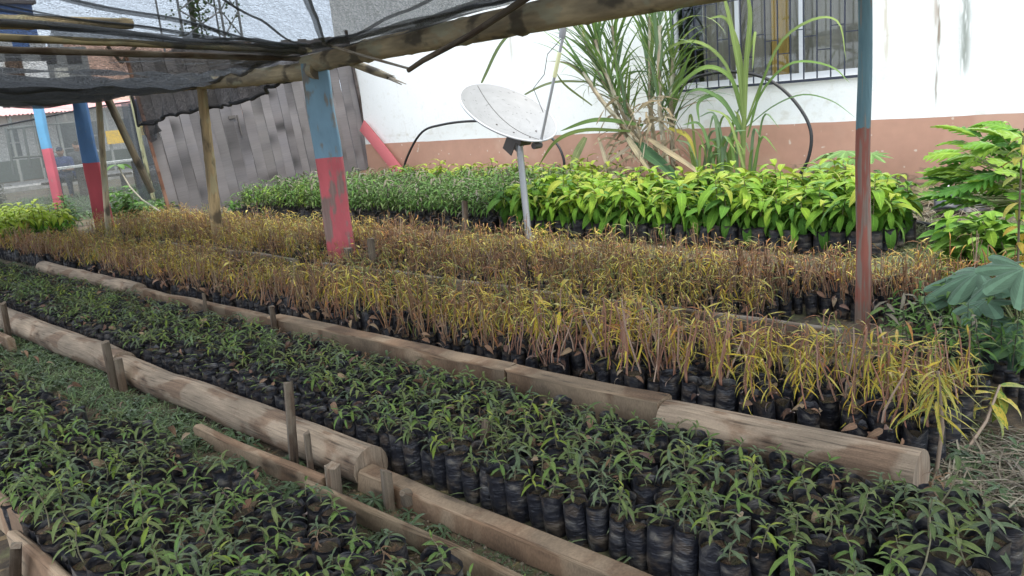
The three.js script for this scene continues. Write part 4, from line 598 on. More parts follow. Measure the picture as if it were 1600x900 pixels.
// fill a bed: spots [{p, v (variant), yaw, s}], nearest n as things, the others as one object
function plantOut(spots, variants, bags, soils, n, name, cat, labelOf, groupOf, stuffName, stuffLabel, opt = {}) {
  const seen = spots.filter((s) => (s.d = inView(s.p.clone().add(V(0, 0.2, 0))))).sort((a, b) => a.d - b.d), solo = seen.slice(0, n), set = new Set(solo), rest = spots.filter((s) => !set.has(s));
  const protos = variants.map((v, k) => { const o = protoThing(v, bags && bags[k % bags.length], soils && soils[k % soils.length], opt.whole); return o; });
  solo.forEach((s, k) => { const whole = opt.wholeAfter !== undefined && k >= opt.wholeAfter; let p = protos[s.v]; if (whole) p = variants[s.v].wp || (variants[s.v].wp = protoThing(variants[s.v], bags && bags[s.v % bags.length], soils && soils[s.v % soils.length], true)); const o = p.clone(); o.name = numbered(name); o.position.copy(s.p); o.rotation.set(s.tx || 0, s.yaw, s.tz || 0); o.scale.setScalar(s.s); tag(o, labelOf(s), cat, groupOf(s)); scene.add(o); });
  if (!rest.length) return;
  const st = new THREE.Group(); st.name = numbered(stuffName); tag(st, stuffLabel, 'seedlings', null, 'stuff'); scene.add(st);
  const inst = (nm, geo, mat, list, tint) => { if (!list.length) return; const im = new THREE.InstancedMesh(geo, mat, list.length); im.name = nm; im.castShadow = im.receiveShadow = true; im.userData.kind = 'stuff'; const c = new THREE.Color(); list.forEach((s, k) => { im.setMatrixAt(k, new THREE.Matrix4().compose(s.p, new THREE.Quaternion().setFromEuler(new THREE.Euler(s.tx || 0, s.yaw, s.tz || 0)), V(s.s, s.s, s.s))); if (tint) { const q = rr(0.78, 1.22); im.setColorAt(k, c.setRGB(q * rr(0.92, 1.08), q, q * rr(0.9, 1.1))); } }); st.add(im); };
  variants.forEach((v, k) => inst('foliage', mergedPlant(v), v.kind === 'dry' ? dryVC : leafVC, rest.filter((s) => s.v === k), true));
  if (bags) bags.forEach((b, k) => inst('bag', geoOf(b), M.bag, rest.filter((s) => (s.v % bags.length) === k), false));
  if (soils) soils.forEach((b, k) => inst('soil', geoOf(b), M.soil, rest.filter((s) => (s.v % soils.length) === k), false));
}
// --- variants
const GL = [[0.052, 0.012, 0.7], [0.062, 0.0135, 1.1], [0.07, 0.014, 1.5], [0.046, 0.013, 0.3], [0.078, 0.015, 1.2]].map(([l, w, d]) => blade(l, w, d, 0.45, 4, 0.85));
const green = { dark: [[0.16, 0.225, 0.075], [0.195, 0.26, 0.085], [0.135, 0.195, 0.07], [0.23, 0.285, 0.10]], blue: [[0.16, 0.22, 0.115], [0.195, 0.255, 0.135], [0.14, 0.20, 0.105]], lime: [[0.30, 0.40, 0.06], [0.24, 0.34, 0.05], [0.36, 0.42, 0.08]], mid: [[0.19, 0.30, 0.07], [0.16, 0.27, 0.07], [0.22, 0.32, 0.08]], dead: [[0.23, 0.13, 0.075], [0.17, 0.10, 0.06], [0.28, 0.17, 0.09]] };
function greenPlant(style, hs, n, sl = 1) {
  const pl = { kind: 'leaf', style, stems: [], leaves: [] }, a = rr(0, 6.28), lean = rr(0, 0.5) * hs, top = V(Math.cos(a) * lean, 0.145 + hs, Math.sin(a) * lean), b = V(rr(-0.01, 0.01), 0.14, rr(-0.01, 0.01));
  const at = (t) => b.clone().lerp(top, t).add(V(0, 0, 0.012 * Math.sin(t * 3)));
  pl.stems.push({ pts: [at(0), at(0.33), at(0.66), at(1)], r: [0.0026, 0.0022, 0.0018, 0.0012], c: style === 'dead' ? [0.2, 0.14, 0.09] : [0.13, 0.12, 0.07] });
  for (let k = 0; k < n; k++) { const t = 1 - Math.pow(k / n, 1.25) * 0.72, yaw = k * 2.4 + rr(-0.4, 0.4), pal = style === 'mixed' ? (k < 3 ? green.lime : green.dark) : green[style]; pl.leaves.push({ g: pick(GL), m: mat4(at(t), yaw, rr(-0.15, 0.75) + (k < 2 ? 0.5 : 0), rr(-0.3, 0.3), sl * rr(0.75, 1.2) * (k < 2 ? 0.75 : 1)), c: pick(pal) }); }
  return pl;
}
const GV = []; for (const [s, hs, n] of [['dark', 0.07, 9], ['dark', 0.09, 10], ['dark', 0.045, 6], ['dark', 0.075, 9], ['blue', 0.07, 9], ['blue', 0.09, 10], ['blue', 0.05, 8], ['mid', 0.085, 9], ['mid', 0.06, 8], ['mixed', 0.10, 10], ['lime', 0.10, 8], ['dead', 0.06, 4], ['dark', 0.12, 11], ['dark', 0.03, 4], ['mid', 0.11, 9]]) GV.push(greenPlant(s, hs, n));
const GWT = [9, 10, 14, 7, 0, 0, 0, 1, 1, 1, 2, 2, 3, 3, 3, 4, 4, 4, 5, 5, 6, 6, 7, 7, 8, 8, 9, 10, 11, 12, 12, 12, 13, 13, 14];
const GNAME = { dark: 'dark green', blue: 'blue green', mid: 'fresh green', mixed: 'dark green lime tipped', lime: 'bright lime leaved', dead: 'brown withered' };
function grid(x0, x1, z0, z1, d, f) { const out = []; let row = 0; for (let z = z0; z <= z1 + 1e-6; z += d * 0.93, row++) for (let x = x0 + (row % 2) * d * 0.5; x <= x1; x += d) { const s = f(x + rr(-0.008, 0.008), z + rr(-0.008, 0.008)); if (s) out.push(s); } return out; }
const spot = (x, z, v, s = 1) => ({ p: V(x, 0, z), v, yaw: rr(0, 6.28), s: s * rr(0.86, 1.16), tx: rr(-0.1, 0.1), tz: rr(-0.1, 0.1) });
const zoneA = (p) => p.x > -2.1 ? 'at the bottom edge of the nearest bed' : p.z < -1.25 ? 'in the nearest bed beside the slanting boards' : p.z > -0.85 ? 'in the nearest bed by the corner boards' : p.x > -3 ? 'in the middle of the nearest bed' : 'in the left half of the nearest bed';
const zoneB = (p) => p.z > -1.97 ? (p.x > -1.7 ? 'in the front row at bottom right' : p.x > -2.6 ? 'in the front row right behind the squared beam' : 'in the front row behind the thick round log') : p.x > -1.0 ? 'at the right end of the middle bed' : p.z < -2.35 ? (p.x > -2 ? 'in the back row before the thick right log' : 'in the back row before the long squared timber') : p.x > -1.7 ? 'in the right part of the middle bed' : p.x > -2.5 ? 'near the slim stake of the middle bed' : 'left of the slim stake in the middle bed';
const zoneC = (p) => p.z > -3.05 ? (p.x > -1.5 ? 'in the front row before the round post' : 'in the front row behind the dry bed timbers') : p.x > -1.3 ? 'at the right end of the front dry bed' : p.z < -3.6 ? 'before the weathered board left of the round post' : p.x > -2.2 ? 'in the front dry bed left of the round post' : 'amid the front dry bed';
const x1A = -1.34;
// nearest bed and middle bed
plantOut(grid(-8.4, -1.1, x1A, -0.66, 0.091, (x, z) => { if (z < (x > -2.5 ? -1.36 : x > -3.9 ? -1.29 : -1.2)) return null; if (z < -1.12 && rnd() < 0.12) return null; return spot(x, z, z < -1.0 ? pick([2, 6, 13, 8, 3, 0, 4, 11, 7]) : pick(GWT), z < -1.0 ? 0.97 : 1.08); }), GV, BAGS, SOILS, 130, 'potted_seedling', 'seedling', (s) => GNAME[GV[s.v].style] + ' seedling ' + zoneA(s.p), (s) => GNAME[GV[s.v].style] + ' seedlings ' + zoneA(s.p), 'far_seedlings', 'farther small green seedlings of the nearest bed, filling its left part');
plantOut(grid(-12.9, -0.46, -2.52, -1.88, 0.086, (x, z) => { if (x > -0.95 && z > -2.2 && rnd() < 0.2) return null; const gap = z > -1.99 && x < -3 && fbm(x * 1.5 + 30, 2.2, 0.5, 2) > 0.5; return gap ? spot(x, z, 13, 0.92) : spot(x, z, z < -2.3 ? pick([2, 6, 13, 8, 3, 0, 4, 11]) : pick(GWT), (z < -2.3 ? 0.92 : 1.0) * (x > -0.7 ? 1.2 : 1)); }), GV, BAGS, SOILS, 200, 'potted_seedling', 'seedling', (s) => GNAME[GV[s.v].style] + ' seedling ' + zoneB(s.p), (s) => GNAME[GV[s.v].style] + ' seedlings ' + zoneB(s.p), 'far_seedlings', 'farther small green seedlings of the middle bed, behind the round logs');

// dry cuttings with narrow leaves
const CL = [[0.10, 0.0065, 0.9], [0.13, 0.0075, 1.5], [0.15, 0.008, 2.0], [0.085, 0.0075, 0.5], [0.12, 0.010, 1.2]].map(([l, w, d]) => blade(l, w, d, 0.25, 4, 0.9)), CB2 = blade(0.11, 0.028, 0.9, 0.3, 4, 0.85);
const dry = { yellow: [[0.54, 0.39, 0.04], [0.48, 0.32, 0.035], [0.60, 0.47, 0.07], [0.42, 0.33, 0.05], [0.62, 0.52, 0.16]], olive: [[0.28, 0.27, 0.07], [0.36, 0.33, 0.10], [0.2, 0.22, 0.06]], straw: [[0.46, 0.29, 0.07], [0.38, 0.21, 0.055], [0.54, 0.38, 0.12]], rust: [[0.34, 0.12, 0.045], [0.40, 0.18, 0.055], [0.45, 0.23, 0.05], [0.28, 0.095, 0.05]], orange: [[0.48, 0.26, 0.04], [0.42, 0.22, 0.05]] };
const twig = [[0.24, 0.13, 0.085], [0.30, 0.185, 0.135], [0.17, 0.09, 0.06], [0.27, 0.13, 0.085], [0.34, 0.24, 0.18]];
function cutting(style, nst, hs, nl, mixp) {
  const pl = { kind: 'dry', style, stems: [], leaves: [] };
  for (let q = 0; q < nst; q++) {
    const a = rr(0, 6.28), h = hs * rr(0.7, 1.1), b = V(Math.cos(a) * 0.024, 0.135, Math.sin(a) * 0.024), top = b.clone().add(V(rr(-0.14, 0.14) * h * 1.6, h, rr(-0.14, 0.14) * h * 1.6)), at = (t) => b.clone().lerp(top, t).add(V(0.01 * Math.sin(t * 5 + a), 0, 0.01 * Math.cos(t * 4 + a))), r = rr(0.0026, 0.0044);
    pl.stems.push({ pts: [at(0), at(0.3), at(0.6), at(0.85), at(1)], r: [r, r, r * 0.9, r * 0.75, r * 0.6], c: pick(twig) });
    const n = Math.round(nl / nst * rr(0.7, 1.3)); for (let k = 0; k < n; k++) { const t = 1 - (k / n) * (style === 'bare' ? 0.5 : 0.68), st = rnd() < mixp ? pick(['straw', 'rust', 'olive', 'yellow']) : style; pl.leaves.push({ g: style === 'broad' ? CB2 : pick(CL), m: mat4(at(t), k * 2.4 + rr(-0.5, 0.5), rr(-0.9, 0.7) + (k < 3 ? 0.6 : 0), rr(-0.6, 0.6), rr(0.6, 1.1)), c: pick(dry[st] || dry.yellow) }); }
  }
  return pl;
}
const CV = [['bare', 4, 0.26, 4, 1], ['bare', 5, 0.33, 6, 1], ['bare', 5, 0.23, 2, 1], ['rust', 4, 0.26, 10, 0.35], ['rust', 4, 0.22, 9, 0.35], ['straw', 3, 0.25, 10, 0.5], ['straw', 4, 0.28, 11, 0.5], ['yellow', 2, 0.27, 19, 0.25], ['yellow', 2, 0.3, 22, 0.25], ['yellow', 1, 0.2, 13, 0.3], ['olive', 2, 0.28, 18, 0.4], ['olive', 2, 0.24, 16, 0.4], ['orange', 2, 0.25, 14, 0.3], ['broad', 1, 0.3, 6, 0.1], ['yellow', 1, 0.33, 24, 0.15]].map((a) => cutting(...a));
const CNAME = { bare: 'leafless brown', rust: 'rust brown', straw: 'straw coloured', yellow: 'yellow narrow leaved', olive: 'olive green narrow leaved', orange: 'orange leaved', broad: 'broad yellow leaved' };
const pickC = (x, z) => { const n = fbm(x * 1.3 + 60, z * 1.6 + 40, 0.5, 3), m = fbm(x * 2.6 + 20, z * 2.6 + 90, 0.5, 2), r = rnd(); if (r < 0.025) return 13; if (n > 0.54 || (n > 0.48 && m > 0.5)) return pick([7, 8, 9, 10, 11, 14, 7, 8, 12, 5]); if (n < 0.42) return pick([0, 1, 3, 4, 4, 3, 2, 0, 3, 4, 12]); return pick([0, 1, 2, 3, 4, 7, 9, 12, 10, 11, 8, 9, 7, 6]); };
plantOut(grid(-12.9, -0.85, -4.05, -2.9, 0.096, (x, z) => { if (x > -2.0 && z < -3.75) return null; if (rnd() < (z < -3.7 ? 0.2 : 0.06) + (fbm(x * 2 + 9, z * 2 + 30, 0.5, 2) > 0.62 ? 0.4 : 0)) return null; const hz = Math.max(Math.abs(x + 6.7) < 0.45 || x > -2.6 ? 0.6 : 0.78, Math.min(1.06, 1.5 * (1 + z / 4.6) / 0.46)), fr = z > -3.02; const v = fr && x < -2.2 ? pick([2, 4, 3, 2, 0, 9]) : fr || (x > -1.9 && rnd() < 0.6) ? pick([14, 8, 7, 10, 14, 14, 8, 3, 1]) : pickC(x, z); return spot(x, z, v, (fr && x < -2.2 ? 0.85 : x > -2.6 ? 1.05 : 0.85 + 0.15 * clamp((x + 6) / 3.4)) * hz * rr(0.85, 1.1)); }), CV, BAGS, SOILS, 240, 'dry_cutting', 'cutting', (s) => CNAME[CV[s.v].style] + ' cutting ' + zoneC(s.p), (s) => CNAME[CV[s.v].style] + ' cuttings ' + zoneC(s.p), 'far_cuttings', 'farther yellow and brown cuttings of the front dry bed, around the blue post', { wholeAfter: 140 });
plantOut(grid(-12.9, -0.8, -5.45, -4.24, 0.092, (x, z) => { if (rnd() < 0.07 || (x > -2.1 && z > -4.7)) return null; return spot(x, z, pickC(x + 7, z + 3), (z > -4.6 && Math.abs(x + 6.7) < 0.4 ? 0.55 : 0.78) * rr(0.8, 1.15)); }), CV, BAGS, SOILS, 60, 'dry_cutting', 'cutting', (s) => CNAME[CV[s.v].style] + ' cutting in the rear dry bed around the round post', (s) => CNAME[CV[s.v].style] + ' cuttings of the rear dry bed', 'far_cuttings', 'farther yellow and brown cuttings of the rear dry bed, before the leafy seedlings', { whole: true });

// broad leaved seedlings (lit yellow green) and the strip of lime ones
const BL = [[0.19, 0.062, 1.1], [0.22, 0.066, 1.5], [0.17, 0.058, 0.8], [0.15, 0.05, 1.8], [0.20, 0.07, 1.2]].map(([l, w, d]) => blade(l, w, d, 0.3, 6, 0.8));
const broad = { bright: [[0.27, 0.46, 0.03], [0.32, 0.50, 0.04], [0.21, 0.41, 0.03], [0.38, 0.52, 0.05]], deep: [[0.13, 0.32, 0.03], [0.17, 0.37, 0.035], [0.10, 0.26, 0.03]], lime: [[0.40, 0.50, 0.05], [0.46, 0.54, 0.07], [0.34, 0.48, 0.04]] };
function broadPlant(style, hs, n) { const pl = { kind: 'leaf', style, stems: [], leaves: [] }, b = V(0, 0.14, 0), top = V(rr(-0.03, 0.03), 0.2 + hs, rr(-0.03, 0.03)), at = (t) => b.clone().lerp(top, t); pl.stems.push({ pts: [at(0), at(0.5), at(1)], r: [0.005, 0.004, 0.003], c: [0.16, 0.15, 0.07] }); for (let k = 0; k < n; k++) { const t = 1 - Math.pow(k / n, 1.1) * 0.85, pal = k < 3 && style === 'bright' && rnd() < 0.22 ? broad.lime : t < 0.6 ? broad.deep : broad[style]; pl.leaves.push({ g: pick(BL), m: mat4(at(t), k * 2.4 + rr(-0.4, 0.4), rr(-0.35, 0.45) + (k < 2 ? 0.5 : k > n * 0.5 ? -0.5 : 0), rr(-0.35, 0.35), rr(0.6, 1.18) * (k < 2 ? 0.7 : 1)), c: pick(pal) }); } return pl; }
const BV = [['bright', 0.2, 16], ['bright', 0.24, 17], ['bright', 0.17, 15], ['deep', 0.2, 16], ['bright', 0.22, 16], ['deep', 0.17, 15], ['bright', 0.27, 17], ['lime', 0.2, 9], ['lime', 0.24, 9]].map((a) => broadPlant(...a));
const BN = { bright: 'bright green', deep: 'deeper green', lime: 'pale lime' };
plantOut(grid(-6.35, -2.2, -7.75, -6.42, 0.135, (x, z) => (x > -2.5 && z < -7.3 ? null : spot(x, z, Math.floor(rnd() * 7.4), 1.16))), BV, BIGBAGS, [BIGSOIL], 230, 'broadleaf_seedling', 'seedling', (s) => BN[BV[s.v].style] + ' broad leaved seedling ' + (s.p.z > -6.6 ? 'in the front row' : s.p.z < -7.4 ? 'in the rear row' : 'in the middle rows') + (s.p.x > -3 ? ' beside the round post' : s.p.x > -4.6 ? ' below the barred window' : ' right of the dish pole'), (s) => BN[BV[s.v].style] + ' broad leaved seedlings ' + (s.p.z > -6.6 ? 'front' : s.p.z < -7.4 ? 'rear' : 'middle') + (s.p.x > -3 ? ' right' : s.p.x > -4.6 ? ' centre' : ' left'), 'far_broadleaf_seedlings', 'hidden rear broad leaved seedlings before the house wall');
plantOut(grid(-12.6, -6.4, -8.75, -8.35, 0.15, (x, z) => (x < -10.9 ? null : spot(x, z, 7 + (rnd() < 0.5 ? 1 : 0), 1.22))), BV, BIGBAGS, [BIGSOIL], 60, 'lime_seedling', 'seedling', () => 'pale lime broad leaved seedling in the rear row under the terracotta base', () => 'lime seedlings of the rear row', 'far_broadleaf_seedlings', 'hidden lime seedlings of the rear row', { whole: true });
plantOut(grid(-16.0, -13.0, -4.1, -2.6, 0.15, (x, z) => spot(x, z, 7 + (rnd() < 0.6 ? 1 : 0), 1.1)), BV, BIGBAGS, [BIGSOIL], 60, 'lime_seedling', 'seedling', () => 'pale lime broad leaved seedling in the patch at the left frame edge', () => 'lime seedlings at the left frame edge', 'far_broadleaf_seedlings', 'farther lime seedlings of the patch at the left frame edge', { whole: true });
// narrow leaved green seedlings behind the dry bed, left of the dish
const NL = [[0.11, 0.022, 1.0], [0.13, 0.024, 1.4], [0.09, 0.022, 0.6]].map(([l, w, d]) => blade(l, w, d, 0.35, 3, 0.85));
const narrow = { dark: [[0.12, 0.25, 0.045], [0.15, 0.29, 0.05], [0.09, 0.2, 0.04], [0.21, 0.31, 0.1]], fresh: [[0.29, 0.43, 0.06], [0.24, 0.39, 0.06]] };
function narrowPlant(style, hs, n) { const pl = { kind: 'leaf', style, stems: [], leaves: [] }, b = V(0, 0.18, 0), top = V(rr(-0.04, 0.04), 0.18 + hs, rr(-0.04, 0.04)), at = (t) => b.clone().lerp(top, t); pl.stems.push({ pts: [at(0), at(0.5), at(1)], r: [0.004, 0.0035, 0.002], c: [0.14, 0.13, 0.09] }); for (let k = 0; k < n; k++) { const t = 1 - (k / n) * 0.78; pl.leaves.push({ g: pick(NL), m: mat4(at(t), k * 2.4 + rr(-0.4, 0.4), rr(-0.2, 0.8), rr(-0.4, 0.4), rr(0.75, 1.15)), c: rnd() < 0.06 ? [0.3, 0.27, 0.2] : pick(narrow[style]) }); } return pl; }
const NV = [['dark', 0.3, 20], ['dark', 0.35, 22], ['dark', 0.26, 18], ['dark', 0.38, 22], ['dark', 0.32, 20], ['fresh', 0.3, 16], ['fresh', 0.26, 14]].map((a) => narrowPlant(...a));
plantOut(grid(-12.3, -6.45, -8.2, -6.35, 0.115, (x, z) => { if (x < -11.4 && z < -7.6) return null; const v = x < -9.6 && z > -6.9 && rnd() < 0.5 ? pick([5, 6]) : rnd() < 0.04 ? 5 : Math.floor(rnd() * 5); return spot(x, z, v, 1); }), NV, BAGS, SOILS, 230, 'narrowleaf_seedling', 'seedling', (s) => (NV[s.v].style === 'fresh' ? 'fresh light' : 'dark') + ' green narrow leaved seedling ' + (s.p.x < -9.5 ? 'before the plank wall' : s.p.x < -8 ? 'behind the blue and red post' : 'left of the dish') + (s.p.z > -6.7 ? ', front row' : ''), (s) => (NV[s.v].style === 'fresh' ? 'light' : 'dark') + ' narrow leaved seedlings ' + (s.p.x < -9.5 ? 'by the plank wall' : s.p.x < -8 ? 'behind the post' : 'left of the dish') + (s.p.z > -6.7 ? ' in front' : ''), 'far_narrowleaf_seedlings', 'farther narrow leaved green seedlings behind the blue post', { whole: true });
// taller dark seedlings at the right end of the dry beds
plantOut(grid(-1.3, -0.5, -4.9, -3.7, 0.15, (x, z) => ({ ...spot(x, z, Math.floor(rnd() * 4), 0.7) })), NV.map((v) => ({ ...v, merged: null, wp: null })), BAGS, SOILS, 40, 'narrowleaf_seedling', 'seedling', (s) => 'dark green leafy seedling right of the round post, ' + (s.p.z < -4.4 ? 'rear' : s.p.x > -0.9 ? 'right' : 'front') + ' of its group', (s) => 'dark green seedlings right of the round post ' + (s.p.z < -4.4 ? 'rear' : s.p.x > -0.9 ? 'right' : 'front'), 'far_narrowleaf_seedlings', 'remaining dark green seedlings right of the round post', { whole: true });

// ------------------------------------------------------------------ larger plants
function lobed(R, lobes, depth, sd, elong = 1) { // palmate leaf, stalk end at the origin, blade towards +z, slightly cupped
  const m = new MB(), N = 72, o = m.vert(0, 0, 0.0, 0.5, 0.1), K = 4;
  for (let k = 1; k <= K; k++) for (let i = 0; i <= N; i++) { const t = i / N, a = lerp(-2.5, 2.5, t), ph = (t * lobes) % 1, q = 1 - depth * Math.pow(Math.abs(ph - 0.5) * 2, 1.6), j = 1 - 0.1 * Math.abs(((t * lobes * 4) % 1) - 0.5), r = R * q * j * (0.62 + 0.38 * Math.pow(Math.cos(a / 2.4), 2) * elong) * (k / K); m.vert(Math.sin(a) * r, -0.22 * r * (k / K) + 0.10 * R * (k / K) * Math.sin(ph * 6.283) * 0.35, Math.cos(a) * r * elong, clamp(0.5 + 0.5 * Math.abs(ph - 0.5)), k / K); }
  for (let i = 0; i < N; i++) { m.i.push(o, o + 1 + i, o + 2 + i); for (let k = 0; k < K - 1; k++) { const a = o + 1 + k * (N + 1) + i; m.quad(a, a + N + 1, a + N + 2, a + 1); } } return m;
}
function pinnate(L, W, n, depth) { // deeply lobed long leaf, lobes swept towards the tip
  const m = new MB(), S = 56; for (let j = 0; j <= S; j++) { const t = j / S, env = W * Math.pow(Math.sin(Math.PI * Math.pow(clamp(t * 0.96 + 0.03), 0.75)), 0.8), q = (t * n) % 1, f = 1 - depth + depth * Math.pow(Math.sin(Math.PI * Math.pow(q, 1.7)), 1.1), w = env * f, z = t * L, y = -0.35 * L * t * t; m.vert(-w, y - 0.3 * w, z + w * 0.55, 0, t); m.vert(-w * 0.45, y + 0.03 * w, z + w * 0.22, 0.27, t); m.vert(0, y - 0.02 * L * 0.3, z, 0.5, t); m.vert(w * 0.45, y + 0.03 * w, z + w * 0.22, 0.73, t); m.vert(w, y - 0.3 * w, z + w * 0.55, 1, t); }
  for (let j = 0; j < S; j++) for (let k = 0; k < 4; k++) { const a = j * 5 + k; m.quad(a, a + 5, a + 6, a + 1); } return m;
}
const aim = (p, dir, roll = 0, s = 1) => { const z = dir.clone().normalize(), x = V(0, 0, 0).crossVectors(V(0, 1, 0), z).normalize(), y = V(0, 0, 0).crossVectors(z, x); const m = new THREE.Matrix4().makeBasis(x, y, z).multiply(new THREE.Matrix4().makeRotationZ(roll)).scale(V(s, s, s)); return m.setPosition(p); };
const put = (n, mb, mat, mx, parent) => { const q = mesh(n, mb instanceof MB ? geoOf(mb) : mb, mat, parent); mx.decompose(q.position, q.quaternion, q.scale); return q; };
const ribbon = (pts, w, twist = 0) => { const c = new THREE.CatmullRomCurve3(pts).getPoints(18), m = new MB(); c.forEach((p, j) => { const t = j / 18, T = c[Math.min(j + 1, 18)].clone().sub(c[Math.max(j - 1, 0)]).normalize(), S = V(0, 0, 0).crossVectors(T, V(Math.sin(twist * t * 3 + 0.4), 0.3, Math.cos(twist * t * 3 + 0.4))).normalize(), h = w * 0.5 * (j === 0 ? 0.5 : Math.pow(Math.sin(Math.PI * clamp(0.12 + 0.88 * t, 0, 0.999)), 0.6)), U = V(0, 0, 0).crossVectors(S, T); m.vert(p.x - S.x * h, p.y - S.y * h + 0.2 * h, p.z - S.z * h, 0, t); m.vert(p.x, p.y, p.z, 0.5, t); m.vert(p.x + S.x * h, p.y + S.y * h + 0.2 * h, p.z + S.z * h, 1, t); }); for (let j = 0; j < 18; j++) { const b = j * 3; m.quad(b, b + 3, b + 4, b + 1); m.quad(b + 1, b + 4, b + 5, b + 2); } return m; };

{ // sugar cane
  const ZC = -9.2, cane = thing('sugarcane_clump', 'tall clump of sugar cane with bare canes and green blades against the white wall', 'sugar cane', [onZ(1048, 292, ZC).x, 0, ZC]), o = cane.position;
  const LONG = [[1.0, 0.05, 1.5], [1.2, 0.05, 1.2], [0.9, 0.045, 2.3], [1.1, 0.05, 0.8], [1.25, 0.045, 1.9]].map(([l, w, d]) => blade(l, w, d, 0.45, 12, 0.6));
  const UPL = [[1.0, 0.05, 0.45], [1.2, 0.05, 0.8], [0.85, 0.05, 1.0], [1.1, 0.045, 0.25]].map(([l, w, d]) => blade(l, w, d, 0.45, 10, 0.55));
  const gm = [[0.25, 0.41, 0.11], [0.30, 0.46, 0.12], [0.20, 0.34, 0.12], [0.36, 0.48, 0.15], [0.27, 0.40, 0.21]].map((c) => leafMat(c)), dm = [[0.5, 0.41, 0.26], [0.42, 0.33, 0.2], [0.58, 0.5, 0.34]].map((c) => leafMat(c));
  const sm = P({ color: rgb(0.95, 0.93, 0.74), map: woodTex, roughness: 0.7 }), st2 = P({ color: rgb(0.85, 0.80, 0.62), map: woodTex, roughness: 0.8 });
  const canes = [[[1046, 292], [1000, 215], [948, 135], [908, 52], -9.15], [[1040, 290], [980, 190], [945, 110], [930, 62], -9.1], [[1040, 288], [990, 190], [965, 110], [957, 40], -9.3], [[1038, 286], [1018, 190], [1016, 110], [1015, 25], -9.35], [[1048, 290], [1034, 200], [1030, 120], [1031, 40], -9.1], [[1054, 290], [1050, 220], [1049, 160], [1052, 90], -9.25], [[1050, 292], [990, 215], [935, 150], [912, 112], -9.0], [[1036, 290], [985, 225], [960, 165], [950, 130], -9.2]];
  canes.forEach(([a, b, c, d, z], k) => {
    const cv = new THREE.CatmullRomCurve3([a, b, c, d].map(([x, y], i) => onZ(x, y, z + 0.05 * i).sub(o))), pts = cv.getPoints(40), L = cv.getLength(); pts[0].y = -0.02;
    const m = new MB().tube(pts, (t) => lerp(0.036, 0.027, t) * (1 + 0.16 * Math.exp(-Math.pow((((t * L / 0.14) % 1) - 0.5) / 0.08, 2))), 9, { around: 0.3 }); mesh('cane', m.geo(), k > 5 ? st2 : sm, cane);
    const top = pts.at(-1), dir = top.clone().sub(pts[34]).normalize();
    const n = k > 5 ? 10 : 34; for (let q = 0; q < n; q++) { const t = 40 - Math.floor(q * (k > 5 ? 1.5 : 0.8)), p = pts[t], yaw = q % 2 ? rr(-0.6, 0.9) + 1.57 : rr(-0.6, 0.9) - 1.57, wide = q % 4 === 3; const dd = dir.clone().multiplyScalar(wide ? 1.2 : 3.2).add(V(Math.sin(yaw) * rr(0.3, 1.1), 0.6, Math.cos(yaw) * 0.35)); put('leaf', wide ? pick(LONG) : pick(UPL), pick(gm), aim(p, dd, rr(-0.5, 0.5), rr(0.6, 1.1)), cane); }
    for (let q = 0; q < 5; q++) { const p = pts[Math.floor(rr(8, 30))], yaw = rr(-1, 1) + (rnd() < 0.6 ? -1.57 : 1.57); put('dry_leaf', pick(LONG), rnd() < 0.65 ? pick(dm) : pick(gm), aim(p, V(Math.sin(yaw), rr(0.1, 0.9), Math.cos(yaw) * 0.4), rr(-1, 1), rr(0.3, 0.65)), cane); }
    for (let q = 0; q < 6; q++) { const t0 = Math.floor(rr(2, 26)); mesh('leaf_sheath', new MB().tube(pts.slice(t0, t0 + 7).map((p, i) => p.clone().add(V(rr(-0.012, 0.012) + 0.004 * i, 0, 0.01 + 0.004 * i))), (t) => lerp(0.04, 0.012, t), 6, { caps: false, flat: 0.6 }).geo(), pick([st2, st2, ...dm]), cane); }
  });
  for (const [pts, w, c] of [[[[935, 215], [952, 265], [970, 297], [962, 340], [955, 385]], 0.07, [0.62, 0.53, 0.36]], [[[1040, 235], [1018, 275], [1010, 315], [998, 350], [990, 388]], 0.06, [0.56, 0.48, 0.33]], [[[980, 215], [1000, 245], [1030, 290]], 0.09, [0.58, 0.5, 0.32]], [[[1010, 215], [1040, 235], [1090, 270], [1105, 295]], 0.07, [0.55, 0.45, 0.28]], [[[990, 225], [950, 255], [915, 290]], 0.05, [0.6, 0.5, 0.36]], [[[915, 215], [900, 245], [889, 288]], 0.11, [0.33, 0.38, 0.17]], [[[985, 225], [1030, 255], [1062, 290]], 0.16, [0.09, 0.19, 0.08]], [[[1000, 225], [1040, 262], [1075, 292]], 0.13, [0.10, 0.22, 0.09]], [[[985, 205], [905, 205], [868, 222], [840, 262]], 0.055, [0.22, 0.3, 0.08]], [[[1005, 196], [930, 188], [875, 205]], 0.06, [0.16, 0.27, 0.07]], [[[1045, 200], [1075, 215], [1088, 250]], 0.06, [0.4, 0.36, 0.06]], [[[1030, 250], [985, 245], [960, 262]], 0.04, [0.5, 0.4, 0.25]], [[[925, 130], [890, 100], [850, 95]], 0.02, [0.3, 0.27, 0.16]], [[[925, 165], [880, 130], [868, 112]], 0.03, [0.2, 0.24, 0.08]], [[[925, 128], [860, 130], [795, 162]], 0.035, [0.26, 0.3, 0.14]], [[[870, 20], [790, 60], [758, 118], [748, 140]], 0.045, [0.2, 0.26, 0.11]]]) { const r = ribbon(pts.map(([x, y], i) => onZ(x, y, ZC + 0.3 + 0.12 * i).sub(o)), w, 0.4); mesh(c[0] > 0.35 ? 'dry_leaf' : 'leaf', r.geo(), leafMat(c), cane); }
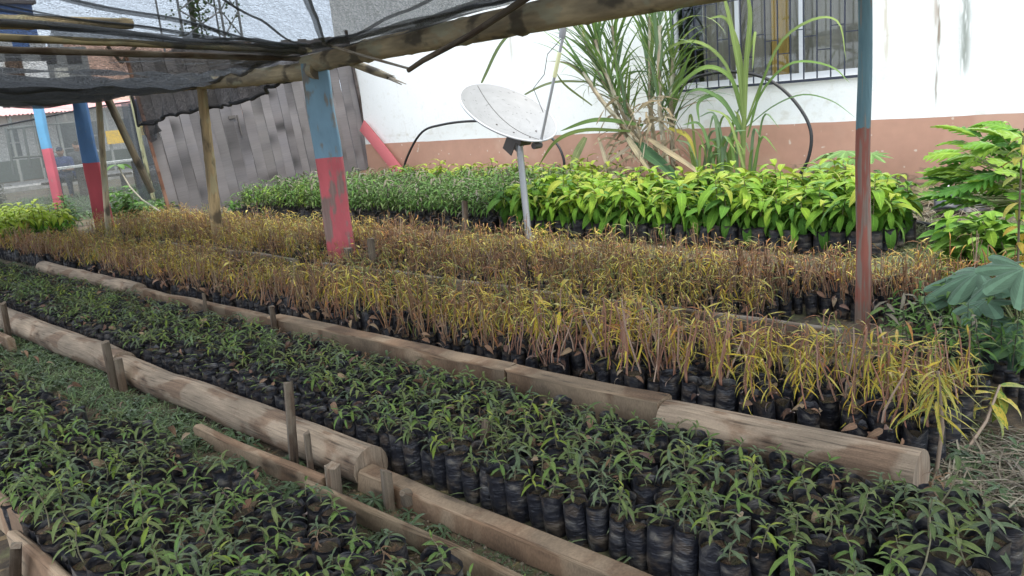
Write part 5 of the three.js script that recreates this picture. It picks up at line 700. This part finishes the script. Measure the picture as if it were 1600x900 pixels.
  for (let k = 0; k < 80; k++) { const a = onZ(rr(960, 1060), rr(150, 275), -8.95 + rr(-0.25, 0.15)), l = rr(0.25, 0.6), d = V(rr(-0.9, 0.9), rr(-1.1, 0.1), rr(-0.1, 0.4)).normalize(); mesh('dry_leaf', ribbon([a, a.clone().addScaledVector(d, l * 0.5).add(V(0, 0.04, 0)), a.clone().addScaledVector(d, l).add(V(0, -0.05, 0))].map((p) => p.sub(o)), rr(0.02, 0.05), 1).geo(), pick(dm), cane); }
  const c2 = thing('cane_shoot', 'young green cane shoots with long arching blades below the window', 'sugar cane', [onZ(1150, 298, ZC).x, 0, ZC]), o2 = c2.position;
  for (let k = 0; k < 40; k++) { const a = onZ(rr(1090, 1185), 298, ZC + rr(-0.2, 0.2)); a.y = 0; const hgt = rr(0.55, 1.15), sx = rr(-0.3, 0.3); mesh('leaf', ribbon([a, a.clone().add(V(sx * 0.4, hgt * 0.5, 0.02)), a.clone().add(V(sx, hgt, 0.06)), a.clone().add(V(sx * 1.8, hgt * rr(0.75, 1.1), 0.1))].map((p) => p.sub(o2)), rr(0.026, 0.045), 0.3).geo(), pick(gm), c2); }
  const stem = [[1160, 300], [1161, 240], [1163, 180]].map(([x, y]) => onZ(x, y, ZC).sub(o2)); mesh('cane', new MB().tube(stem, 0.03, 8).geo(), gm[3], c2);
  for (const [pts, w0, k] of [[[[1163, 195], [1155, 110], [1140, 30], [1125, -30]], 0.1, 3], [[[1164, 190], [1166, 100], [1172, 20], [1165, -20]], 0.1, 3], [[[1163, 185], [1140, 120], [1105, 105], [1065, 130], [1045, 155]], 0.09, 1], [[[1162, 190], [1130, 95], [1085, 65], [1040, 80], [1025, 130]], 0.07, 3], [[[1165, 195], [1190, 130], [1225, 60], [1280, 28], [1310, 35], [1322, 95]], 0.055, 3], [[[1166, 195], [1200, 130], [1240, 98], [1300, 105], [1328, 130]], 0.05, 0], [[[1165, 200], [1210, 165], [1255, 148], [1300, 158], [1338, 185]], 0.03, 2], [[[1161, 215], [1130, 160], [1095, 140], [1070, 146]], 0.08, 2], [[[1161, 205], [1120, 150], [1092, 160], [1093, 195]], 0.08, 2], [[[1165, 150], [1150, 60], [1130, 27], [1105, 30]], 0.07, 3], [[[1166, 100], [1180, 50], [1178, 70], [1176, 110]], 0.05, 3], [[[1168, 215], [1185, 150], [1200, 100]], 0.05, 0]]) mesh('leaf', ribbon(pts.map(([x, y], i) => onZ(x, y, ZC + 0.07 * i).sub(o2)), w0 * 0.6, 0.2).geo(), gm[k], c2);
}
// small papaya by the wall, behind the round post
const lob = [lobed(0.26, 7, 0.6, 1), lobed(0.3, 7, 0.55, 2, 1.15), lobed(0.22, 5, 0.5, 3, 1.1)];
const pin = [pinnate(0.30, 0.15, 5, 0.5), pinnate(0.34, 0.14, 6, 0.52), pinnate(0.26, 0.14, 4, 0.45)];
function papaya(label, base, heads, R, cols, cat = 'plant', stem = 0.012, name = 'lobed_leaf_plant', set = lob) {
  const o = thing(name, label, cat, [base.x, 0, base.z]);
  const c = heads.reduce((s, h) => s.add(h), V(0, 0, 0)).multiplyScalar(1 / heads.length).sub(base), crown = V(c.x * 0.4, Math.max(0.12, c.y * 0.45), c.z * 0.4);
  mesh('stem', new MB().tube([V(0, -0.02, 0), crown.clone().multiplyScalar(0.5), crown], [stem * 1.3, stem, stem * 0.8], 7).geo(), stemMat([0.2, 0.22, 0.12]), o);
  heads.forEach((h, k) => { const p = h.clone().sub(base), out = p.clone().sub(crown); out.y *= 0.25; const md = crown.clone().lerp(p, 0.5).add(V(0, 0.06, 0)); mesh('leaf_stalk', new MB().tube([crown, md, p], [stem * 0.6, stem * 0.45, stem * 0.3], 5).geo(), stemMat([0.26, 0.28, 0.13]), o); out.normalize(); out.y = set === pin ? rr(-0.1, 0.75) : rr(-0.5, -0.05); put('leaf', pick(set), leafMat(pick(cols)), aim(p, out.length() > 0.1 ? out : V(0, 0, 1), rr(-0.4, 0.4), R * rr(0.85, 1.15)), o); });
  return o;
}
const PZ = -9.3;
papaya('small papaya seedling with pale green lobed leaves behind the round post', onZ(1320, 300, PZ).setY(0), [[1292, 240], [1322, 236], [1335, 248], [1362, 240], [1374, 272], [1300, 252]].map(([x, y], k) => onZ(x, y, PZ + 0.1 * (k % 3))), 0.95, [[0.24, 0.42, 0.13], [0.2, 0.38, 0.1]], 'papaya plant', 0.012, 'papaya_plant');
// big lobed plant by the wall at the right edge
const RZ = -7.3;
{ const hd = [[1480, 282], [1510, 222], [1525, 212], [1496, 262]]; for (let k = 0; k < 90; k++) { const x = rr(1488, 1640), top = 300 - 115 * Math.pow(clamp((x - 1462) / 110), 0.6); hd.push([x, rr(top, 330)]); }
papaya('large bushy plant with deeply lobed green leaves by the wall at the right edge', V(-0.95, 0, RZ), hd.map(([x, y], k) => onZ(x, y, RZ + 0.16 * ((k % 5) - 2))), 0.85, [[0.19, 0.42, 0.035], [0.24, 0.47, 0.035], [0.12, 0.33, 0.04], [0.3, 0.5, 0.05]], 'plant', 0.014, 'lobed_leaf_plant', pin); }
{ // leafy bush below it
  const o = thing('leafy_bush', 'dense bright green bush of rounded leaves at the right edge below the lobed plant', 'bush', [-1.0, 0, -6.15]), bl = [blade(0.19, 0.08, 0.8, 0.3, 5, 1.25), blade(0.16, 0.075, 0.4, 0.3, 5, 1.25), blade(0.21, 0.085, 1.1, 0.25, 5, 1.25)];
  const cs = [[0.2, 0.42, 0.035], [0.25, 0.47, 0.04], [0.13, 0.33, 0.03], [0.3, 0.5, 0.05]];
  for (let k = 0; k < 58; k++) { const p = onZ(rr(1478, 1640), rr(335, 428), -6.15 + rr(-0.45, 0.45)).sub(o.position); p.y = clamp(p.y, 0.08, 0.6); mesh('stem', new MB().tube([V(p.x * 0.5, -0.02, p.z * 0.4), V(p.x * 0.85, p.y * 0.5, p.z * 0.8), p], [0.008, 0.007, 0.005], 5).geo(), stemMat([0.2, 0.2, 0.1]), o); for (let q = 0; q < 13; q++) put('leaf', pick(bl), palMat(pick(cs), 'leaf'), mat4(p.clone().add(V(rr(-0.06, 0.06), -0.1 * (q / 11) + rr(-0.03, 0.03), rr(-0.06, 0.06))), q * 2.4 + rr(-0.4, 0.4), rr(-0.3, 0.9), rr(-0.4, 0.4), rr(0.7, 1.15)), o); }
}
{ // thin stem with yellow green leaves at the right frame edge
  const o = thing('yellow_leaf_stem', 'upright thin stem with small yellow green leaves at the right frame edge', 'plant', [onZ(1590, 470, -5.2).x, 0, -5.2]), pts = [[1588, 520], [1590, 440], [1592, 350], [1596, 250], [1600, 200]].map(([x, y]) => onZ(x, y, -5.2).sub(o.position)); pts[0].y = 0;
  mesh('stem', new MB().tube(pts, [0.008, 0.007, 0.006, 0.005, 0.003], 6).geo(), stemMat([0.13, 0.1, 0.07]), o); const c = new THREE.CatmullRomCurve3(pts), lf = blade(0.12, 0.05, 1.0, 0.3, 5, 0.9);
  for (let k = 0; k < 22; k++) put('leaf', lf, palMat(pick([[0.42, 0.42, 0.06], [0.36, 0.42, 0.07], [0.5, 0.45, 0.09], [0.48, 0.36, 0.05]]), 'leaf'), mat4(c.getPoint(0.3 + 0.69 * k / 22), k * 2.2 + rr(-0.3, 0.3) - 1.6, rr(-0.2, 0.3), rr(-0.3, 0.3), rr(0.75, 1.15)), o);
}
papaya('plant with large blue green lobed leaves standing over the right end of the dry beds', V(-0.78, 0, -4.45), [[1530, 425], [1565, 432], [1540, 470], [1590, 452], [1585, 505], [1600, 420], [1505, 452], [1575, 545], [1600, 530], [1545, 500]].map(([x, y], k) => onZ(x, y, -4.3 + 0.15 * ((k % 3) - 1))), 0.82, [[0.16, 0.28, 0.18], [0.15, 0.27, 0.17], [0.10, 0.2, 0.08], [0.13, 0.27, 0.09]], 'plant', 0.012);
{ // spotted croton at the right edge and one low in front
  const mk = (label, base, tip, n, L, W, cols) => { const o = thing('croton', label, 'croton', [base.x, 0, base.z]), t = tip.clone().sub(base).setY(tip.y), lf = [blade(L, W, 0.9, 0.25, 5, 0.9), blade(L * 0.85, W, 1.5, 0.25, 5, 0.9), blade(L * 1.1, W * 0.9, 0.4, 0.25, 5, 0.9)]; mesh('stem', new MB().tube([V(0, -0.01, 0), t.clone().multiplyScalar(0.5).add(V(0.02, 0, 0)), t], [0.008, 0.007, 0.005], 6).geo(), stemMat([0.24, 0.18, 0.13]), o); for (let k = 0; k < n; k++) put('leaf', pick(lf), palMat(pick(cols), 'dry'), mat4(t.clone().multiplyScalar(1 - 0.4 * Math.pow(k / n, 1.3)), k * 2.4 + rr(-0.3, 0.3), rr(-0.7, 0.6), rr(-0.4, 0.4), rr(0.7, 1.1)), o); return o; };
  const yc = [[0.5, 0.40, 0.05], [0.42, 0.36, 0.05], [0.3, 0.33, 0.06], [0.55, 0.45, 0.08]];
  mk('croton with broad yellow spotted leaves leaning in at the right frame edge', onY(1500, 715, 0), onZ(1562, 602, -3.6), 12, 0.2, 0.05, yc);
  mk('bushy croton with narrow yellow drooping leaves at the end of the thick log', onZ(1462, 720, -2.95).setY(0), onZ(1466, 580, -2.95), 46, 0.17, 0.011, [[0.46, 0.36, 0.06], [0.36, 0.32, 0.07], [0.28, 0.3, 0.07], [0.5, 0.42, 0.1]]);
  mk('croton with narrow yellow leaves just right of the round post foot', onZ(1385, 670, -3.15).setY(0), onZ(1385, 540, -3.15), 34, 0.15, 0.01, [[0.46, 0.4, 0.1], [0.36, 0.34, 0.09], [0.32, 0.32, 0.1]]);
}
{ // weeds at the left end, by the side net
  const weed = (label, x, z, n, hgt, cols, L, W) => { const o = thing('weed_bush', label, 'weed', [x, 0, z]), lf = [blade(L, W, 0.9, 0.3, 3), blade(L * 0.8, W, 0.5, 0.3, 3)], m = new MB(); for (let k = 0; k < n; k++) { const a = rr(0, 6.28), r = rr(0, 0.35), h = hgt * rr(0.5, 1.1), b = V(Math.cos(a) * r * 0.5, -0.02, Math.sin(a) * r * 0.5), t = V(Math.cos(a) * r, h, Math.sin(a) * r); mesh('stem', new MB().tube([b, b.clone().lerp(t, 0.5).add(V(0, 0.02, 0)), t], [0.006, 0.005, 0.003], 4).geo(), stemMat([0.2, 0.2, 0.1]), o); for (let q = 0; q < 14; q++) m.append(pick(lf), mat4(b.clone().lerp(t, 0.3 + 0.7 * q / 14), q * 2.4, rr(-0.2, 0.8), rr(-0.4, 0.4), rr(0.7, 1.2)), pick(cols)); } mesh('foliage', m.geo(), leafVC, o); };
  const gA = [[0.10, 0.22, 0.06], [0.14, 0.28, 0.07], [0.08, 0.18, 0.06]], gB = [[0.15, 0.32, 0.06], [0.2, 0.38, 0.07], [0.11, 0.25, 0.05]];
  weed('narrow leaved weed at the foot of the light blue and red post', -15.2, -4.7, 16, 0.6, gA, 0.16, 0.03); weed('narrow leaved weed bush left of the dark red post', -14.3, -4.35, 18, 0.5, gA, 0.15, 0.028); weed('low weed right behind the lime patch', -13.9, -3.9, 12, 0.42, gA, 0.14, 0.026);
  weed('round leaved creeper bush between the dark red post and the plank wall', -13.9, -5.25, 22, 0.62, gB, 0.16, 0.07); weed('leafy bush at the foot of the plank wall left corner', -13.6, -5.6, 14, 0.45, gB, 0.13, 0.05); weed('fresh green weed at the far left of the narrow leaved seedlings', -12.6, -6.6, 12, 0.4, gB, 0.14, 0.04);
  weed('olive brown shrub seen through the side net at the left frame edge', -19.5, -4.6, 30, 0.95, [[0.13, 0.11, 0.04], [0.10, 0.10, 0.04]], 0.2, 0.06);
  const vn = thing('vine', 'single pale vine with a leaf at its tip between post and plank wall', 'vine', [-13.5, 0, -5.0]), vp = [[250, 330], [222, 312], [203, 292], [190, 270], [184, 258]].map(([x, y]) => onZ(x, y, -5.0).sub(vn.position)); mesh('stem', new MB().tube(vp, 0.012, 5).geo(), stemMat([0.35, 0.32, 0.25]), vn); const bl = blade(0.3, 0.15, 0.8, 0.3, 5); for (const y of [0.2, 1.6, 3.4]) put('leaf', bl, leafMat([0.18, 0.34, 0.09]), mat4(vp.at(-1), y, 0.1, 0, rr(0.6, 0.9)), vn);
}
// ------------------------------------------------------------------ ground cover: things nobody could count
function scatter(name, label, cat, geo, mat, list) { const im = new THREE.InstancedMesh(geo, mat, list.length); im.name = numbered(name); im.castShadow = im.receiveShadow = true; tag(im, label, cat, null, 'stuff'); const c = new THREE.Color(); list.forEach((s, k) => { im.setMatrixAt(k, s.m); im.setColorAt(k, c.setRGB(...s.c)); }); scene.add(im); }
const plainLeaf = P({ map: leafTex, roughness: 0.95, transmission: 0.25, thickness: 0 });
{
  const dl = blade(0.09, 0.032, 1.6, 0.5, 4), L = []; // fallen leaves lying on the bags and timbers
  for (let k = 0; k < 1500; k++) { const bed = rnd(), x = rr(-9, -0.9), z = bed < 0.6 ? rr(-3.95, -2.85) : bed < 0.75 ? rr(-4.9, -4.2) : bed < 0.9 ? rr(-2.5, -1.9) : rr(-1.4, -0.7), q = rr(0.7, 1.3); L.push({ m: mat4(V(x, 0.16 + rr(0, 0.03), z), rr(0, 6.28), rr(-0.3, 0.5), rr(-1, 1), rr(0.45, 1.0)), c: pick([[0.28, 0.15, 0.09], [0.36, 0.22, 0.13], [0.2, 0.11, 0.08], [0.42, 0.3, 0.18], [0.3, 0.17, 0.1]]).map((v) => v * q) }); }
  scatter('fallen_leaves', 'curled brown dead leaves lying on the bags between the plants', 'leaf litter', dl.geo(), plainLeaf, L);
  const cl = new MB(); cl.sheet(6, 4, (u, v) => { const a = u * 6.2832, b = (v - 0.5) * 3.1416; return V(Math.cos(a) * Math.cos(b) * 0.012, Math.sin(b) * 0.008, Math.sin(a) * Math.cos(b) * 0.010); }); const C = [];
  for (let k = 0; k < 5000; k++) { const r = rnd(), p = r < 0.6 ? V(rr(-6.5, -0.6), 0.002, rr(-1.68, -1.4)) : r < 0.8 ? V(rr(-1.1, 0.9), 0.002, rr(-3.6, -2.3)) : V(rr(-2.3, 0), 0.002, rr(-8.6, -5.6)), q = rr(0.5, 1.3); C.push({ m: mat4(p, rr(0, 6.28), rr(-1, 1), 0, rr(0.2, 1) * rr(0.4, 1.1)), c: pick([[0.13, 0.10, 0.07], [0.17, 0.14, 0.10], [0.1, 0.085, 0.06]]).map((v) => v * q) }); }
  scatter('soil_crumbs', 'small soil clods strewn on the dirt paths', 'soil', cl.geo(), P({ roughness: 1 }), C);
  const st = blade(0.3, 0.008, 0.5, 0.3, 4), S = [];
  for (let k = 0; k < 1500; k++) { const wall = rnd() < 0.5, p = wall ? onY(rr(1385, 1530), rr(318, 362)) : onY(rr(1440, 1640), rr(690, 800)); const q = rr(0.7, 1.2); S.push({ m: mat4(V(p.x, 0.012 + Math.pow(rnd(), 2) * (wall ? 0.10 : 0.04), p.z), rr(0, 6.28), rr(-0.12, 0.15), rr(-0.4, 0.4), rr(0.4, 1.2)), c: pick([[0.42, 0.36, 0.25], [0.36, 0.29, 0.2], [0.5, 0.44, 0.32], [0.27, 0.22, 0.16]]).map((v) => v * q) }); }
  for (let k = 0; k < 500; k++) { const p = V(rr(-2.3, -0.2), 0.01, rr(-8.5, -5.9)), q = rr(0.7, 1.2); S.push({ m: mat4(p, rr(0, 6.28), rr(0, 0.3), rr(-0.4, 0.4), rr(0.4, 1)), c: [0.36 * q, 0.32 * q, 0.2 * q] }); }
  scatter('straw', 'dry straw and grass litter on the dirt along the right side', 'straw', st.geo(), plainLeaf, S);
  const gb = new MB(); for (let k = 0; k < 9; k++) gb.append(blade(rr(0.06, 0.13), 0.006, rr(0.4, 1.4), 0.3, 3), mat4(V(rr(-0.03, 0.03), 0, rr(-0.03, 0.03)), rr(0, 6.28), rr(0.6, 1.3), 0, 1), [1, 1, 1]);
  const G = []; const tuft = (x, z, s, c) => { const q = rr(0.7, 1.3); G.push({ m: mat4(V(x, 0, z), rr(0, 6.28), 0, 0, s * rr(0.6, 1.3)), c: c.map((v) => v * q) }); };
  for (let k = 0; k < 2600; k++) tuft(rr(-2.4, 0.4), rr(-8.2, -5.85), 0.8, [0.15, 0.18, 0.07]);
  for (let k = 0; k < 500; k++) tuft(rr(-0.9, 1.0), rr(-3.6, -2.4), 0.7, [0.11, 0.15, 0.06]);
  for (let k = 0; k < 1500; k++) tuft(rr(-8.5, -1.2), rr(-1.66, -1.4), 0.35, [0.07, 0.12, 0.045]);
  for (let k = 0; k < 500; k++) tuft(rr(-14, -2), rr(-9.85, -8.8), 1.3, [0.12, 0.2, 0.06]);
  for (let k = 0; k < 3500; k++) tuft(rr(-24, -16.2), rr(-9.5, 1), 2.2, [0.08, 0.15, 0.045]);
  for (let k = 0; k < 260; k++) { const r = rnd(); tuft(rr(-9, -0.9), r < 0.5 ? rr(-1.3, -0.7) : rr(-2.5, -1.9), 1.9, [0.12, 0.18, 0.06]); }
  for (let k = 0; k < 900; k++) tuft(rr(-9, -3.6), rr(-1.66, -1.36), 0.75, [0.13, 0.2, 0.07]);
  scatter('grass', 'short grass and weeds growing from the bare dirt', 'grass', gb.geo(), P({ roughness: 0.95, transmission: 0.3, thickness: 0 }), G);
  const wv = new MB(); for (let k = 0; k < 6; k++) wv.append(pick(GL), mat4(V(0, 0.03, 0), k * 2.4, rr(0.1, 0.9), 0, 1), [1, 1, 1]);
  const W = []; for (let k = 0; k < 420; k++) { const r = rnd(), p = r < 0.7 ? V(rr(-7.8, -2), 0, rr(-1.66, -1.36)) : V(rr(-0.9, 0.5), 0, rr(-3.4, -2.6)), q = rr(0.7, 1.4); W.push({ m: mat4(p, rr(0, 6.28), 0, 0, rr(0.5, 1.3)), c: [0.075 * q, 0.135 * q, 0.05 * q] }); }
  scatter('small_weeds', 'small weeds sprouting along the mossy path by the logs', 'weeds', wv.geo(), plainLeaf, W);
}

const renderer = new THREE.WebGLRenderer({ antialias: true });
renderer.toneMapping = THREE.LinearToneMapping; renderer.toneMappingExposure = EXPOSURE;
renderer.shadowMap.enabled = true; renderer.shadowMap.type = THREE.PCFSoftShadowMap;
renderer.setSize(1024, 576);
renderer.render(scene, camera);
